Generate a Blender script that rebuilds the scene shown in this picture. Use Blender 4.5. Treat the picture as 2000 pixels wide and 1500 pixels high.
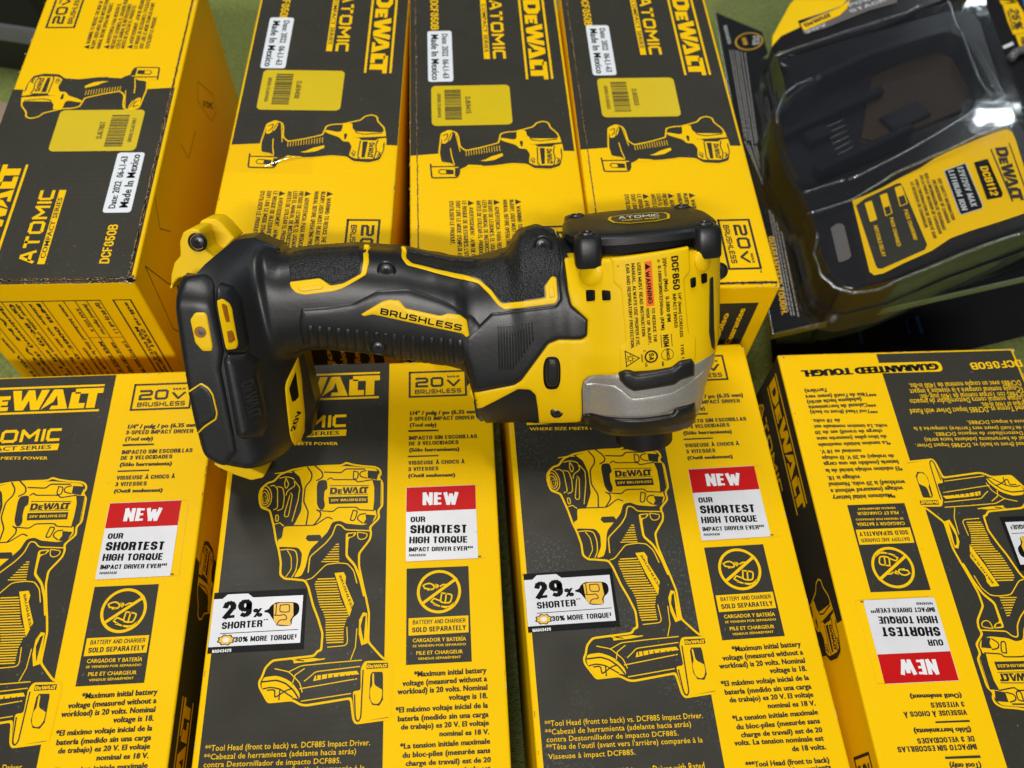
import bpy, bmesh, math, random
from mathutils import Vector, Matrix
from mathutils.geometry import tessellate_polygon, delaunay_2d_cdt
import numpy as np
random.seed(7)
for o_ in list(bpy.data.objects): bpy.data.objects.remove(o_)
scn=bpy.context.scene; COL=scn.collection
# ------------------------------------------------ camera
R_=math.radians
cd=bpy.data.cameras.new('camera'); cam=bpy.data.objects.new('camera',cd); COL.objects.link(cam); scn.camera=cam
cd.sensor_width=36; cd.lens=1690.85/2000*36; cd.clip_start=.01; cd.clip_end=50
def _camrot(p,r):
    cp,sp=math.cos(p),math.sin(p); f=Vector((0,cp,-sp)); x=Vector((1,0,0)); d=Vector((0,-sp,-cp))
    x2=x*math.cos(r)+d*math.sin(r); d2=-x*math.sin(r)+d*math.cos(r)
    return Matrix(((x2[0],-d2[0],-f[0],0),(x2[1],-d2[1],-f[1],0),(x2[2],-d2[2],-f[2],0),(0,0,0,1)))
cam.matrix_world=Matrix.Translation((0,0,.44942))@_camrot(R_(59.0655),R_(-3.1527))
cd.dof.use_dof=True; cd.dof.focus_distance=.36; cd.dof.aperture_fstop=11
# ------------------------------------------------ world, lamps, exposure
wd=bpy.data.worlds.new('World'); scn.world=wd; wd.use_nodes=True
wd.node_tree.nodes['Background'].inputs[0].default_value=(.80,.86,1,1); wd.node_tree.nodes['Background'].inputs[1].default_value=.07
def area(name,loc,look,sx,sy,power,col):
    l=bpy.data.lights.new(name,'AREA'); l.shape='RECTANGLE'; l.size=sx; l.size_y=sy; l.energy=power; l.color=col
    o=bpy.data.objects.new(name,l); COL.objects.link(o); o.location=loc
    o.rotation_euler=(Vector(look)-Vector(loc)).to_track_quat('-Z','Y').to_euler(); return o
area('ceiling_or_glint_lamp',(-.50,.85,1.9),(0,.25,0),.12,1.0,18.8,(1,.96,.90))
area('ceiling_or_glint_lamp',(.55,.75,1.9),(0,.25,0),.16,1.2,3,(1,.96,.90))
area('ceiling_or_glint_lamp',(1.25,2.5,1.9),(.2,.4,0),1.3,.05,3.4,(.88,.96,1))
area('ceiling_or_glint_lamp',(1.5,.5,1.9),(.2,.4,0),.04,.9,1.6,(.88,.96,1))
area('ceiling_or_glint_lamp',(-.20,-1.30,1.6),(0,.25,0),.75,.12,27.5,(1,.96,.91))
for p_ in ((1.25,2.45,1.9),(.95,1.75,1.9),(.7,2.1,1.9)): area('ceiling_or_glint_lamp',p_,(.2,.4,0),.10,.03,.5,(.9,.97,1))  # small lamps added only to put glints on the clear shell
scn.view_settings.view_transform='Standard'; scn.view_settings.look='None'; scn.view_settings.exposure=0; scn.view_settings.gamma=1
scn.render.engine='CYCLES'
S=.9
# ------------------------------------------------ materials
MATS={}
def mat(name,col,rough=.5,metal=0,spec=.5,bump=None,var=.04,vs=60,speck=None,coat=0,rvar=0,strength=1):
    m=bpy.data.materials.new(name); m.use_nodes=True; nt=m.node_tree; b=nt.nodes['Principled BSDF']
    b.inputs['Base Color'].default_value=(*col,1); b.inputs['Roughness'].default_value=rough; b.inputs['Metallic'].default_value=metal
    b.inputs['Specular IOR Level'].default_value=spec; b.inputs['Coat Weight'].default_value=coat
    tc=nt.nodes.new('ShaderNodeTexCoord'); N=nt.nodes.new; Lk=nt.links.new
    def noise(sc,det=3):
        n=N('ShaderNodeTexNoise'); n.inputs['Scale'].default_value=sc; n.inputs['Detail'].default_value=det; Lk(tc.outputs['Object'],n.inputs['Vector']); return n
    cur=None
    if var:
        n=noise(vs,5); mx=N('ShaderNodeMix'); mx.data_type='RGBA'; Lk(n.outputs['Fac'],mx.inputs[0])
        mx.inputs[6].default_value=(*[max(0,c*(1-var*2)) for c in col],1); mx.inputs[7].default_value=(*[min(1,c*(1+var*2)) for c in col],1)
        Lk(mx.outputs[2],b.inputs['Base Color']); cur=mx.outputs[2]
    if speck:
        n=noise(speck[0],2); r=N('ShaderNodeValToRGB'); r.color_ramp.elements[0].position=speck[1]; r.color_ramp.elements[1].position=speck[1]+.03
        Lk(n.outputs['Fac'],r.inputs[0]); 
        n2=noise(18,4); r2=N('ShaderNodeValToRGB'); r2.color_ramp.elements[0].position=.45; r2.color_ramp.elements[1].position=.75; Lk(n2.outputs['Fac'],r2.inputs[0])
        ml=N('ShaderNodeMath'); ml.operation='MULTIPLY'; Lk(r.outputs[0],ml.inputs[0]); Lk(r2.outputs[0],ml.inputs[1])
        mx=N('ShaderNodeMix'); mx.data_type='RGBA'; Lk(ml.outputs[0],mx.inputs[0]); mx.inputs[6].default_value=(*col,1)
        if cur: Lk(cur,mx.inputs[6])
        mx.inputs[7].default_value=(*speck[2],1); Lk(mx.outputs[2],b.inputs['Base Color'])
    if rvar:
        n=noise(25,4); mr=N('ShaderNodeMapRange'); mr.inputs['To Min'].default_value=rough-rvar; mr.inputs['To Max'].default_value=rough+rvar; mr.inputs['From Min'].default_value=.3; mr.inputs['From Max'].default_value=.7
        Lk(n.outputs['Fac'],mr.inputs[0]); Lk(mr.outputs[0],b.inputs['Roughness'])
    if bump:
        last=None
        for kind,sc,dist in bump:
            if kind=='n': h=noise(sc,2).outputs['Fac']
            elif kind=='v':
                v=N('ShaderNodeTexVoronoi'); v.inputs['Scale'].default_value=sc; Lk(tc.outputs['Object'],v.inputs['Vector']); h=v.outputs['Distance']
            elif kind=='w':
                v=N('ShaderNodeTexWave'); v.wave_type='BANDS'; v.bands_direction='Y'; v.inputs['Scale'].default_value=sc; v.inputs['Distortion'].default_value=1.2; v.inputs['Detail Scale'].default_value=2; Lk(tc.outputs['Object'],v.inputs['Vector']); h=v.outputs['Fac']
            bp=N('ShaderNodeBump'); bp.inputs['Distance'].default_value=dist; bp.inputs['Strength'].default_value=strength; Lk(h,bp.inputs['Height'])
            if last: Lk(last.outputs[0],bp.inputs['Normal'])
            last=bp
        Lk(last.outputs[0],b.inputs['Normal'])
    MATS[name]=m; return m
CB=[('w',105,.000014),('n',300,.00002)]
YEL=(.95,.585,.001); DK=(.0335,.0325,.0235)
mat('card_yellow',YEL,.5,0,.08,CB,.02,30,speck=(900,.70,(.75,.42,.02)),rvar=.08)
mat('ink_dark',DK,.5,0,.22,CB,.10,45,speck=(620,.665,(.12,.12,.11)),rvar=.12)
mat('ink_dark_dusty',DK,.5,0,.3,CB,.16,45,speck=(850,.56,(.10,.105,.11)),rvar=.14)
mat('ink_yellow',YEL,.5,0,.08,CB,.02,30)
mat('ink_black',(.008,.008,.008),.55,0,.05)
mat('ink_white',(.82,.84,.86),.45,0,.4)
mat('ink_gold',(.85,.50,.02),.4,0,.4)
mat('ink_red',(.56,.006,.006),.45,0,.12,None,.04,80)
mat('sticker_white',(.72,.74,.78),.35,0,.5,[('n',120,.00005)],.04,90)
mat('sticker_black',(.009,.009,.010),.45,0,.09,[('n',160,.0001)],.1,90)
mat('label_yellow',(.70,.52,.004),.33,0,.5,[('n',100,.00005)],.03,60)
mat('label_white',(.80,.86,.92),.35,0,.5,[('n',100,.00004)],.02,60)
mat('corrugated_edge',(.27,.17,.07),.9,0,.1,[('n',1500,.0003)],.25,900)
mat('dark_gap',(.01,.008,.005),.9,0,.1,None,0)
mat('clear_tape',(.9,.9,.9),.08,0,.5)
mat('plastic_black',(.0105,.0115,.013),.38,0,.5,[('n',2400,.00004),('n',500,.00003)],.1,200,rvar=.05,speck=(500,.735,(.08,.08,.08)))
mat('rubber_black',(.010,.011,.013),.48,0,.45,[('v',1250,.00032),('n',1900,.0001)],.1,200)
mat('plastic_yellow',(.93,.60,.001),.40,0,.25,[('n',2000,.00002)],.02,60,rvar=.05)
mat('plastic_and_reflection_amber',(.36,.13,.004),.5,0,.4,None,.1,200)
mat('hole_black',(.003,.003,.003),.6,0,.2,None,0)
mat('gear_silver',(.43,.42,.395),.38,.55,.5,[('n',1700,.00006)],.12,1100,rvar=.06)
mat('steel_dark',(.035,.035,.037),.3,.3,.5,None,.1,200)
mat('steel_bright',(.7,.7,.7),.2,1,.5,None,0)
mat('warning_orange',(.93,.16,.004),.4,0,.4,None,.02,60)
mat('felt_green',(.215,.26,.078),.95,0,.1,[('n',1100,.0012),('n',260,.0010)],.32,520)
mat('glossy_black',(.013,.013,.015),.18,0,.5,[('n',60,.0001)],.1,60,rvar=.05)
mat('satin_black',(.018,.018,.019),.36,0,.6,[('n',1500,.00004)],.1,60)
mat('amber_reflection',(.034,.019,.007),.4,0,.3,None,.3,40)  # brown reflection inside the charger cradle, put into the colour
mat('grey_label',(.13,.12,.115),.35,0,.5,None,.05,60)
mat('silver_print',(.50,.54,.58),.35,0,.5,None,.03,60)
mat('case_black',(.012,.012,.014),.35,0,.5,[('n',300,.0003)],.1,60)
mat('case_grey',(.16,.17,.18),.4,0,.5,None,.1,60)
mat('beige_plastic',(.30,.22,.16),.6,0,.4,None,.1,20)
mat('pale_blue',(.25,.32,.40),.5,0,.4,None,.1,20)
mat('print_blue',(.02,.12,.42),.3,0,.5,None,.03,60)
mat('cable_grey',(.12,.12,.13),.3,0,.5,None,.1,60)
def clear_mat(name,boost,rough,tint,cap=.22):
    m=bpy.data.materials.new(name); m.use_nodes=True; nt=m.node_tree; nt.nodes.clear(); N=nt.nodes.new; Lk=nt.links.new
    out=N('ShaderNodeOutputMaterial'); mx=N('ShaderNodeMixShader'); t=N('ShaderNodeBsdfTransparent'); g=N('ShaderNodeBsdfGlossy')
    t.inputs[0].default_value=(*tint,1); g.inputs['Roughness'].default_value=rough; g.inputs[0].default_value=(.95,.98,1,1)
    f=N('ShaderNodeFresnel'); f.inputs[0].default_value=1.5; mm=N('ShaderNodeMath'); mm.operation='MULTIPLY'; mm.inputs[1].default_value=boost
    n=N('ShaderNodeTexNoise'); n.inputs['Scale'].default_value=22; n.inputs['Detail'].default_value=3; tc=N('ShaderNodeTexCoord'); Lk(tc.outputs['Object'],n.inputs['Vector'])
    b=N('ShaderNodeBump'); b.inputs['Distance'].default_value=.0004; b.inputs['Strength'].default_value=.6; Lk(n.outputs['Fac'],b.inputs['Height']); Lk(b.outputs[0],g.inputs['Normal']); Lk(b.outputs[0],f.inputs['Normal'])
    Lk(f.outputs[0],mm.inputs[0]); mi=N('ShaderNodeMath'); mi.operation='MINIMUM'; mi.inputs[1].default_value=cap; Lk(mm.outputs[0],mi.inputs[0]); Lk(mi.outputs[0],mx.inputs[0]); Lk(t.outputs[0],mx.inputs[1]); Lk(g.outputs[0],mx.inputs[2]); Lk(mx.outputs[0],out.inputs[0]); MATS[name]=m
clear_mat('clear_plastic',2.1,.045,(.97,.98,.98)); clear_mat('clear_film',.35,.12,(.995,.995,.995)); clear_mat('clear_rim',8,.25,(.93,.95,.97),.42)
COLR=dict(ink='ink_dark',yel='ink_yellow',wht='ink_white',blk='ink_black',yeb='ink_gold',red='ink_red',sil='silver_print')
# ------------------------------------------------ object helpers
def empty(name,label,cat,loc=(0,0,0),rz=0,group=None,kind=None):
    o=bpy.data.objects.new(name,None); COL.objects.link(o); o.location=loc; o.rotation_euler=(0,0,rz); o.empty_display_size=.01
    tag(o,label,cat,group,kind); return o
def tag(o,label=None,cat=None,group=None,kind=None):
    if label:o['label']=label
    if cat:o['category']=cat
    if group:o['group']=group
    if kind:o['kind']=kind
    return o
class MB:
    def __init__(s): s.v=[];s.f=[];s.m=[];s.mats=[]
    def mi(s,n):
        if n not in s.mats: s.mats.append(n)
        return s.mats.index(n)
    def add(s,vs,fs,m):
        b=len(s.v); s.v+=[tuple(v) for v in vs]; k=s.mi(m)
        for f in fs: s.f.append(tuple(i+b for i in f)); s.m.append(k)
    def poly(s,pts,z,m):   # flat polygon, pts in xy; normal +z
        a=sum(p[0]*q[1]-q[0]*p[1] for p,q in zip(pts,pts[1:]+pts[:1]))
        if a<0: pts=pts[::-1]
        t=tessellate_polygon([[Vector((p[0],p[1],0)) for p in pts]])
        fs=[]
        for tri in t:
            A,B,C=[pts[i] for i in tri]
            ar=(B[0]-A[0])*(C[1]-A[1])-(C[0]-A[0])*(B[1]-A[1])
            fs.append(tri if ar>0 else tri[::-1])
        s.add([(p[0],p[1],z) for p in pts],fs,m)
    def line(s,pts,w,z,m):
        z0_=z
        for j_,(a,b) in enumerate(zip(pts,pts[1:])):
            d=math.dist(a,b)
            if d<1e-6: continue
            if len(pts)>2: z=z0_+(j_%3)*.002
            ux,uy=(b[0]-a[0])/d*w/2,(b[1]-a[1])/d*w/2
            s.poly([(a[0]-ux*.8-uy,a[1]-uy*.8+ux),(b[0]+ux*.8-uy,b[1]+uy*.8+ux),(b[0]+ux*.8+uy,b[1]+uy*.8-ux),(a[0]-ux*.8+uy,a[1]-uy*.8-ux)],z,m)
    def box(s,x0,x1,y0,y1,z0,z1,m):
        v=[(x,y,z) for z in (z0,z1) for y in (y0,y1) for x in (x0,x1)]
        s.add(v,[(0,2,3,1),(4,5,7,6),(0,1,5,4),(2,6,7,3),(0,4,6,2),(1,3,7,5)],m)
    def tube(s,pts,r,m,n=10,closed=False):
        vs=[];fs=[]
        P=[Vector(p) for p in pts]
        for i,p in enumerate(P):
            t=(P[min(i+1,len(P)-1)]-P[max(i-1,0)]).normalized(); a=t.orthogonal().normalized() if abs(t.z)>.9 else t.cross(Vector((0,0,1))).normalized(); b=t.cross(a)
            for k in range(n): q=2*math.pi*k/n; vs.append(p+a*r*math.cos(q)+b*r*math.sin(q))
        for i in range(len(P)-1):
            for k in range(n): fs.append((i*n+k,i*n+(k+1)%n,(i+1)*n+(k+1)%n,(i+1)*n+k))
        fs.append(tuple(range(n))[::-1]); fs.append(tuple(range((len(P)-1)*n,len(P)*n)))
        s.add(vs,fs,m)
    def lathe(s,prof,m,M=Matrix(),n=40,knurl=None):
        vs=[];fs=[]
        for i,(r,z) in enumerate(prof):
            for k in range(n):
                q=2*math.pi*k/n; rr=r
                if knurl and knurl[0]<=i<=knurl[1]: rr=r+(knurl[2] if (k+i)%2 else -knurl[2])
                vs.append(M@Vector((rr*math.cos(q),rr*math.sin(q),z)))
        for i in range(len(prof)-1):
            for k in range(n): fs.append((i*n+k,i*n+(k+1)%n,(i+1)*n+(k+1)%n,(i+1)*n+k))
        fs.append(tuple(range(n))[::-1]); fs.append(tuple(range((len(prof)-1)*n,len(prof)*n)))
        s.add(vs,fs,m)
    def build(s,name,parent=None,scale=1,smooth=False,M=None,bevel=0,label=None):
        me=bpy.data.meshes.new(name); vs=[(v[0]*scale,v[1]*scale,v[2]*scale) for v in s.v]
        me.from_pydata(vs,[],s.f)
        for n in s.mats: me.materials.append(MATS[n])
        me.polygons.foreach_set('material_index',s.m)
        if smooth: me.polygons.foreach_set('use_smooth',[True]*len(s.f))
        me.update(); o=bpy.data.objects.new(name,me); COL.objects.link(o)
        if smooth and smooth is not True:
            me.set_sharp_from_angle(angle=R_(smooth))
        if bevel:
            bm=bmesh.new(); bm.from_mesh(me); bmesh.ops.remove_doubles(bm,verts=bm.verts,dist=1e-6)
            bmesh.ops.bevel(bm,geom=bm.edges[:],offset=bevel,segments=3,profile=.6,affect='EDGES',clamp_overlap=True)
            for f in bm.faces: f.smooth=True
            bm.to_mesh(me); bm.free(); me.set_sharp_from_angle(angle=R_(50))
        if parent: o.parent=parent
        if M is not None: o.matrix_local=M
        if label:o['label']=label
        return o
# ------------------------------------------------ lettering
_tc={}
def glyphs(s,bold,it,wide=0):
    k=(s,bold,it)
    if k in _tc: return _tc[k]
    c=bpy.data.curves.new('lettering','FONT'); c.body=s; c.size=1; c.resolution_u=2; c.offset=.028*bold; c.shear=.22 if it else 0; c.space_character=1+.04*(bold>0)
    o=bpy.data.objects.new('lettering',c); COL.objects.link(o); bpy.context.view_layer.update()
    me=o.to_mesh(); vs=[tuple(v.co) for v in me.vertices]; fs=[tuple(p.vertices) for p in me.polygons]; o.to_mesh_clear()
    bpy.data.objects.remove(o); bpy.data.curves.remove(c)
    _tc[k]=(vs,fs); return vs,fs
_H=max(v[1] for v in glyphs('H',0,0)[0])
LOGO=[('D',[(0,0),(0,1),(.6,1),(.86,.8),(.86,.2),(.6,0)],[(.3,.24),(.3,.76),(.47,.76),(.55,.66),(.55,.34),(.47,.24)]),
('E',[(.93,0),(.93,.74),(1.45,.74),(1.45,.55),(1.19,.55),(1.19,.47),(1.4,.47),(1.4,.28),(1.19,.28),(1.19,.19),(1.45,.19),(1.45,0)],None),
('W',[(1.47,1),(1.77,1),(1.86,.42),(2.0,1),(2.22,1),(2.36,.42),(2.45,1),(2.72,1),(2.5,0),(2.22,0),(2.1,.5),(1.98,0),(1.7,0)],None),
('A',[(2.56,0),(2.86,1),(3.16,1),(3.46,0),(3.16,0),(3.12,.18),(2.9,.18),(2.86,0)],[(2.94,.38),(3.01,.7),(3.08,.38)]),
('L',[(3.5,0),(3.5,.82),(3.8,.82),(3.8,.26),(4.02,.26),(4.02,0)],None),
('T',[(3.62,1),(4.57,1),(4.57,.74),(4.38,.74),(4.38,0),(4.08,0),(4.08,.74),(3.62,.74)],None)]
def _hole(o,h):
    # bridge the hole into the outline
    a=sum(p[0]*q[1]-q[0]*p[1] for p,q in zip(o,o[1:]+o[:1])); b=sum(p[0]*q[1]-q[0]*p[1] for p,q in zip(h,h[1:]+h[:1]))
    if a*b>0: h=h[::-1]
    i,j=min(((i,j) for i in range(len(o)) for j in range(len(h))),key=lambda t:math.dist(o[t[0]],h[t[1]]))
    return o[:i+1]+h[j:]+h[:j+1]+o[i:]
KG={'A':([[(0,0),(.42,1),(.62,1),(1,0)],[(.2,.3),(.85,.3)]],1),'T':([[(0,1),(1,1)],[(.5,1),(.5,0)]],.95),'O':([[(.15,0),(0,.15),(0,.85),(.15,1),(.85,1),(1,.85),(1,.15),(.85,0),(.15,0)]],1),
'M':([[(0,0),(0,1),(.5,.35),(1,1),(1,0)]],1.1),'I':([[(0,0),(0,1)]],.12),'C':([[(1,1),(.15,1),(0,.85),(0,.15),(.15,0),(1,0)]],.85),
'B':([[(0,0),(0,1),(.85,1),(1,.88),(1,.62),(.88,.52),(1,.4),(1,.12),(.85,0),(0,0)],[(.1,.52),(.85,.52)]],.9),'R':([[(0,0),(0,1),(.85,1),(1,.85),(1,.5),(.85,.38),(.05,.38)],[(.6,.38),(1,0)]],.9),
'U':([[(0,1),(0,.15),(.15,0),(.85,0),(1,.15),(1,1)]],.95),'S':([[(1,1),(.15,1),(0,.87),(0,.62),(.12,.52),(.88,.5),(1,.38),(1,.13),(.85,0),(0,0)]],.9),'H':([[(0,0),(0,1)],[(1,0),(1,1)],[(0,.5),(1,.5)]],.95),
'L':([[(0,1),(0,.12),(.1,0),(1,0)]],.75),'E':([[(1,1),(.1,1),(0,.9),(0,.1),(.1,0),(1,0)],[(0,.5),(.9,.5)]],.82),'2':([[(0,1),(.85,1),(1,.87),(1,.62),(.88,.52),(.12,.5),(0,.38),(0,0),(1,0)]],1),
'0':([[(.15,0),(0,.15),(0,.85),(.15,1),(.85,1),(1,.85),(1,.15),(.85,0),(.15,0)]],1),'V':([[(0,1),(.5,0),(1,1)]],1),' ':([],.6)}
def _el(cx,cy,rx,ry,a0,a1,n=6): return [(cx+rx*math.cos(R_(a0+(a1-a0)*i/n)),cy+ry*math.sin(R_(a0+(a1-a0)*i/n))) for i in range(n+1)]
_O=_el(.5,.7,.5,.3,0,180,6)+_el(.5,.3,.5,.3,180,360,6)+[(1,.7)]
GG={'A':([[(0,0),(.5,1),(1,0)],[(.2,.28),(.8,.28)]],1.05),'B':([[(0,0),(0,1),(.6,1)]+_el(.6,.77,.34,.23,90,-90)+[(0,.54)],[(.6,.54)]+_el(.62,.27,.38,.27,90,-90)+[(0,0)]],1),
'C':([_el(.5,.7,.5,.3,10,180)+_el(.5,.3,.5,.3,180,350)],1),'D':([[(0,0),(0,1),(.45,1)]+_el(.45,.7,.55,.3,90,0)+_el(.45,.3,.55,.3,0,-90)+[(0,0)]],1),
'E':([[(1,1),(0,1),(0,0),(1,0)],[(0,.52),(.88,.52)]],.86),'F':([[(1,1),(0,1),(0,0)],[(0,.5),(.85,.5)]],.82),'G':([_el(.5,.7,.5,.3,10,180)+_el(.5,.3,.5,.3,180,360)+[(1,.48),(.55,.48)]],1.02),
'H':([[(0,0),(0,1)],[(1,0),(1,1)],[(0,.52),(1,.52)]],1),'I':([[(.5,0),(.5,1)]],.3),'J':([[(1,1),(1,.28)]+_el(.5,.28,.5,.28,0,-170)],.85),'K':([[(0,0),(0,1)],[(1,1),(.05,.4)],[(.35,.6),(1,0)]],1),
'L':([[(0,1),(0,0),(1,0)]],.8),'M':([[(0,0),(0,1),(.5,.15),(1,1),(1,0)]],1.25),'N':([[(0,0),(0,1),(1,0),(1,1)]],1.02),'O':([_O],1.02),'P':([[(0,0),(0,1),(.6,1)]+_el(.6,.72,.4,.28,90,-90)+[(0,.44)]],.95),
'Q':([_O,[(.6,.25),(1,-.05)]],1.02),'R':([[(0,0),(0,1),(.6,1)]+_el(.6,.74,.38,.26,90,-90)+[(0,.48)],[(.55,.48),(.9,.35),(.97,0)]],1),'S':([_el(.5,.75,.48,.25,15,180)+[(.05,.62),(.95,.4)]+_el(.5,.26,.5,.26,0,-165)],.98),
'T':([[(0,1),(1,1)],[(.5,1),(.5,0)]],.9),'U':([[(0,1),(0,.3)]+_el(.5,.3,.5,.3,180,360)+[(1,1)]],1),'V':([[(0,1),(.5,0),(1,1)]],1),'W':([[(0,1),(.26,0),(.5,.85),(.74,0),(1,1)]],1.5),'X':([[(0,0),(1,1)],[(0,1),(1,0)]],1),
'Y':([[(0,1),(.5,.45),(1,1)],[(.5,.45),(.5,0)]],.98),'Z':([[(0,1),(1,1),(0,0),(1,0)]],.9),'0':([_O],.95),'1':([[(.1,.75),(.55,1),(.55,0)]],.7),
'2':([_el(.5,.72,.48,.28,170,-20)+[(0,0),(1,0)]],.92),'3':([_el(.5,.76,.45,.24,165,-90)+_el(.5,.26,.5,.26,90,-165)],.92),'4':([[(.75,0),(.75,1),(0,.28),(1,.28)]],.95),'5':([[(.95,1),(.12,1),(.05,.5),(.3,.6)]+_el(.5,.3,.5,.3,75,-165)],.92),
'6':([_el(.5,.7,.48,.3,55,180)+[(.02,.3)],_el(.5,.3,.48,.3,0,360,12)],.94),'7':([[(0,1),(1,1),(.35,0)]],.88),'8':([_el(.5,.76,.43,.24,0,360,12),_el(.5,.27,.5,.27,0,360,12)],.95),'9':([_el(.5,.7,.48,.3,0,360,12),_el(.5,.3,.48,.3,-125,0)+[(.98,.7)]],.96),
'%':([_el(.2,.78,.2,.22,0,360,10),_el(.8,.22,.2,.22,0,360,10),[(.15,0),(.85,1)]],1.4),'.':([[(.5,0),(.5,.04)]],.25),',':([[(.5,.06),(.35,-.14)]],.25),':':([[(.5,.05),(.5,.1)],[(.5,.6),(.5,.65)]],.25),'-':([[(0,.45),(1,.45)]],.5),'/':([[(0,-.05),(1,1.05)]],.6),
'*':([[(.1,.95),(.9,.7)],[(.1,.7),(.9,.95)],[(.5,.62),(.5,1.02)]],.42),"'":([[(.5,1),(.5,.75)]],.2),'(':([_el(1,.5,.9,.7,130,230)],.4),')':([_el(0,.5,.9,.7,50,-50)],.4),'†':([[(.5,.4),(.5,1)],[(.1,.8),(.9,.8)]],.4),' ':([],.42)}
for a_,b_ in (('À','A'),('É','E'),('Í','I'),('Ó','O'),('Û','U')): GG[a_]=(GG[b_][0]+[[(.35,1.3),(.65,1.14)]],GG[b_][1])
_gc={}
def text_tris(s,style):
    """unit text: (verts,faces,width) with cap height 1"""
    if style=='logo':
        mb=MB()
        for _,o,h in LOGO: mb.poly(_hole(o,h) if h else list(o),0,'x')
        return mb.v,mb.f,4.57
    if style=='k':
        mb=MB(); x=0; th=.215
        for ch in s:
            st,w=KG.get(ch,([],.5)); ww=w*1.15
            for l in st:
                Q=[(x+th/2+px*(ww-th),th/2+py*(1-th)) for px,py in l]
                for j_,(a_,b_) in enumerate(zip(Q,Q[1:])): mb.line([a_,b_],th,(j_%6)*.003,'x')
            x+=ww+.2
        return mb.v,mb.f,x-.2
    if style in('h','bi','bc','b','c') and all(ch in GG for ch in s) and len(s)>1:
        k=(s,style)
        if k in _gc: return _gc[k]
        th={'h':.245,'bi':.225,'bc':.22,'b':.20,'c':.175}[style]; mb=MB(); x=0; kz=0
        for ch in s:
            st,w=GG[ch]; ww=w*.64; iw=max(ww-th,.001)
            for l in st:
                Q=[(x+th/2+px*iw,th/2+py*(1-th)) for px,py in l]
                for a_,b_ in zip(Q,Q[1:]):
                    dd=math.dist(a_,b_) or 1; vv=abs(b_[1]-a_[1])/dd; mb.line([a_,b_],th*vv+min(th,.15)*(1-vv),(kz%7)*.003,'x'); kz+=1
            x+=ww+.075
        _gc[k]=(mb.v,mb.f,x-.075); return _gc[k]
    bold,ex={'b':(.5,.04),'bi':(.55,.05),'bc':(.55,.05),'wide':(.7,.09),'s':(.3,.02),'n':(.25,0),'h':(.6,.075)}.get(style,(.4,.026)); it=style=='i'
    vs,fs=glyphs(s,bold,it); out=[];f2=[]
    for k,dx in enumerate((0,-ex,ex) if ex else (0,)):
        f2+=[tuple(i+len(out) for i in f) for f in fs]; out+=[(v[0]+dx,v[1],k*.0035) for v in vs]
    w=max(v[0] for v in out); x0=min(v[0] for v in out)
    return [((v[0]-x0)/_H,v[1]/_H,v[2]) for v in out],f2,(w-x0)/_H
def put_text(mb,s,a,b,h,style,fn,m,upsign=-1):
    """place lettering along a->b in a 2D frame (upsign -1: frame's second axis points down)"""
    vs,fs,w=text_tris(s,style); L=math.dist(a,b); ux,uy=(b[0]-a[0])/L,(b[1]-a[1])/L
    nx,ny=(uy,-ux) if upsign<0 else (-uy,ux)
    if style=='wide': vs=[(v[0],v[1]*1.0,0) for v in vs]
    out=[(lambda o,dz:(o[0],o[1],o[2]+dz))(fn(a[0]+ux*v[0]/w*L+nx*v[1]*h,a[1]+uy*v[0]/w*L+ny*v[1]*h),v[2]) for v in vs]
    # orient faces upward
    f2=[]
    for f in fs:
        A,B,C=[Vector(out[i]) for i in f[:3]]
        f2.append(f)
    mb.add(out,f2,m)
def inset(pts,d):
    a=sum(p[0]*q[1]-q[0]*p[1] for p,q in zip(pts,pts[1:]+pts[:1])); sg=1 if a>0 else -1; n=len(pts); out=[]
    for i in range(n):
        p0,p1,p2=pts[i-1],pts[i],pts[(i+1)%n]
        def nr(a,b):
            l=math.dist(a,b) or 1; return (-(b[1]-a[1])/l*sg,(b[0]-a[0])/l*sg)
        n1,n2=nr(p0,p1),nr(p1,p2); bx,by=n1[0]+n2[0],n1[1]+n2[1]; l=math.hypot(bx,by)
        if l<.3: out.append(p1); continue
        k=min(1.6,2/l/l*1.0 if l else 1); out.append((p1[0]+bx*d*k*.98,p1[1]+by*d*k*.98))
    return out
def chaikin(p,closed,lim=.7,it=2):
    p=list(p)
    for _ in range(it):
        out=[] if closed else [p[0]]
        for a,b in (zip(p,p[1:]+p[:1]) if closed else zip(p,p[1:])):
            d=math.dist(a,b) or 1; c=min(.25,lim/d); out+=[(a[0]+(b[0]-a[0])*c,a[1]+(b[1]-a[1])*c),(b[0]+(a[0]-b[0])*c,b[1]+(a[1]-b[1])*c)]
        if not closed: out.append(p[-1])
        p=out
    return p
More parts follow.
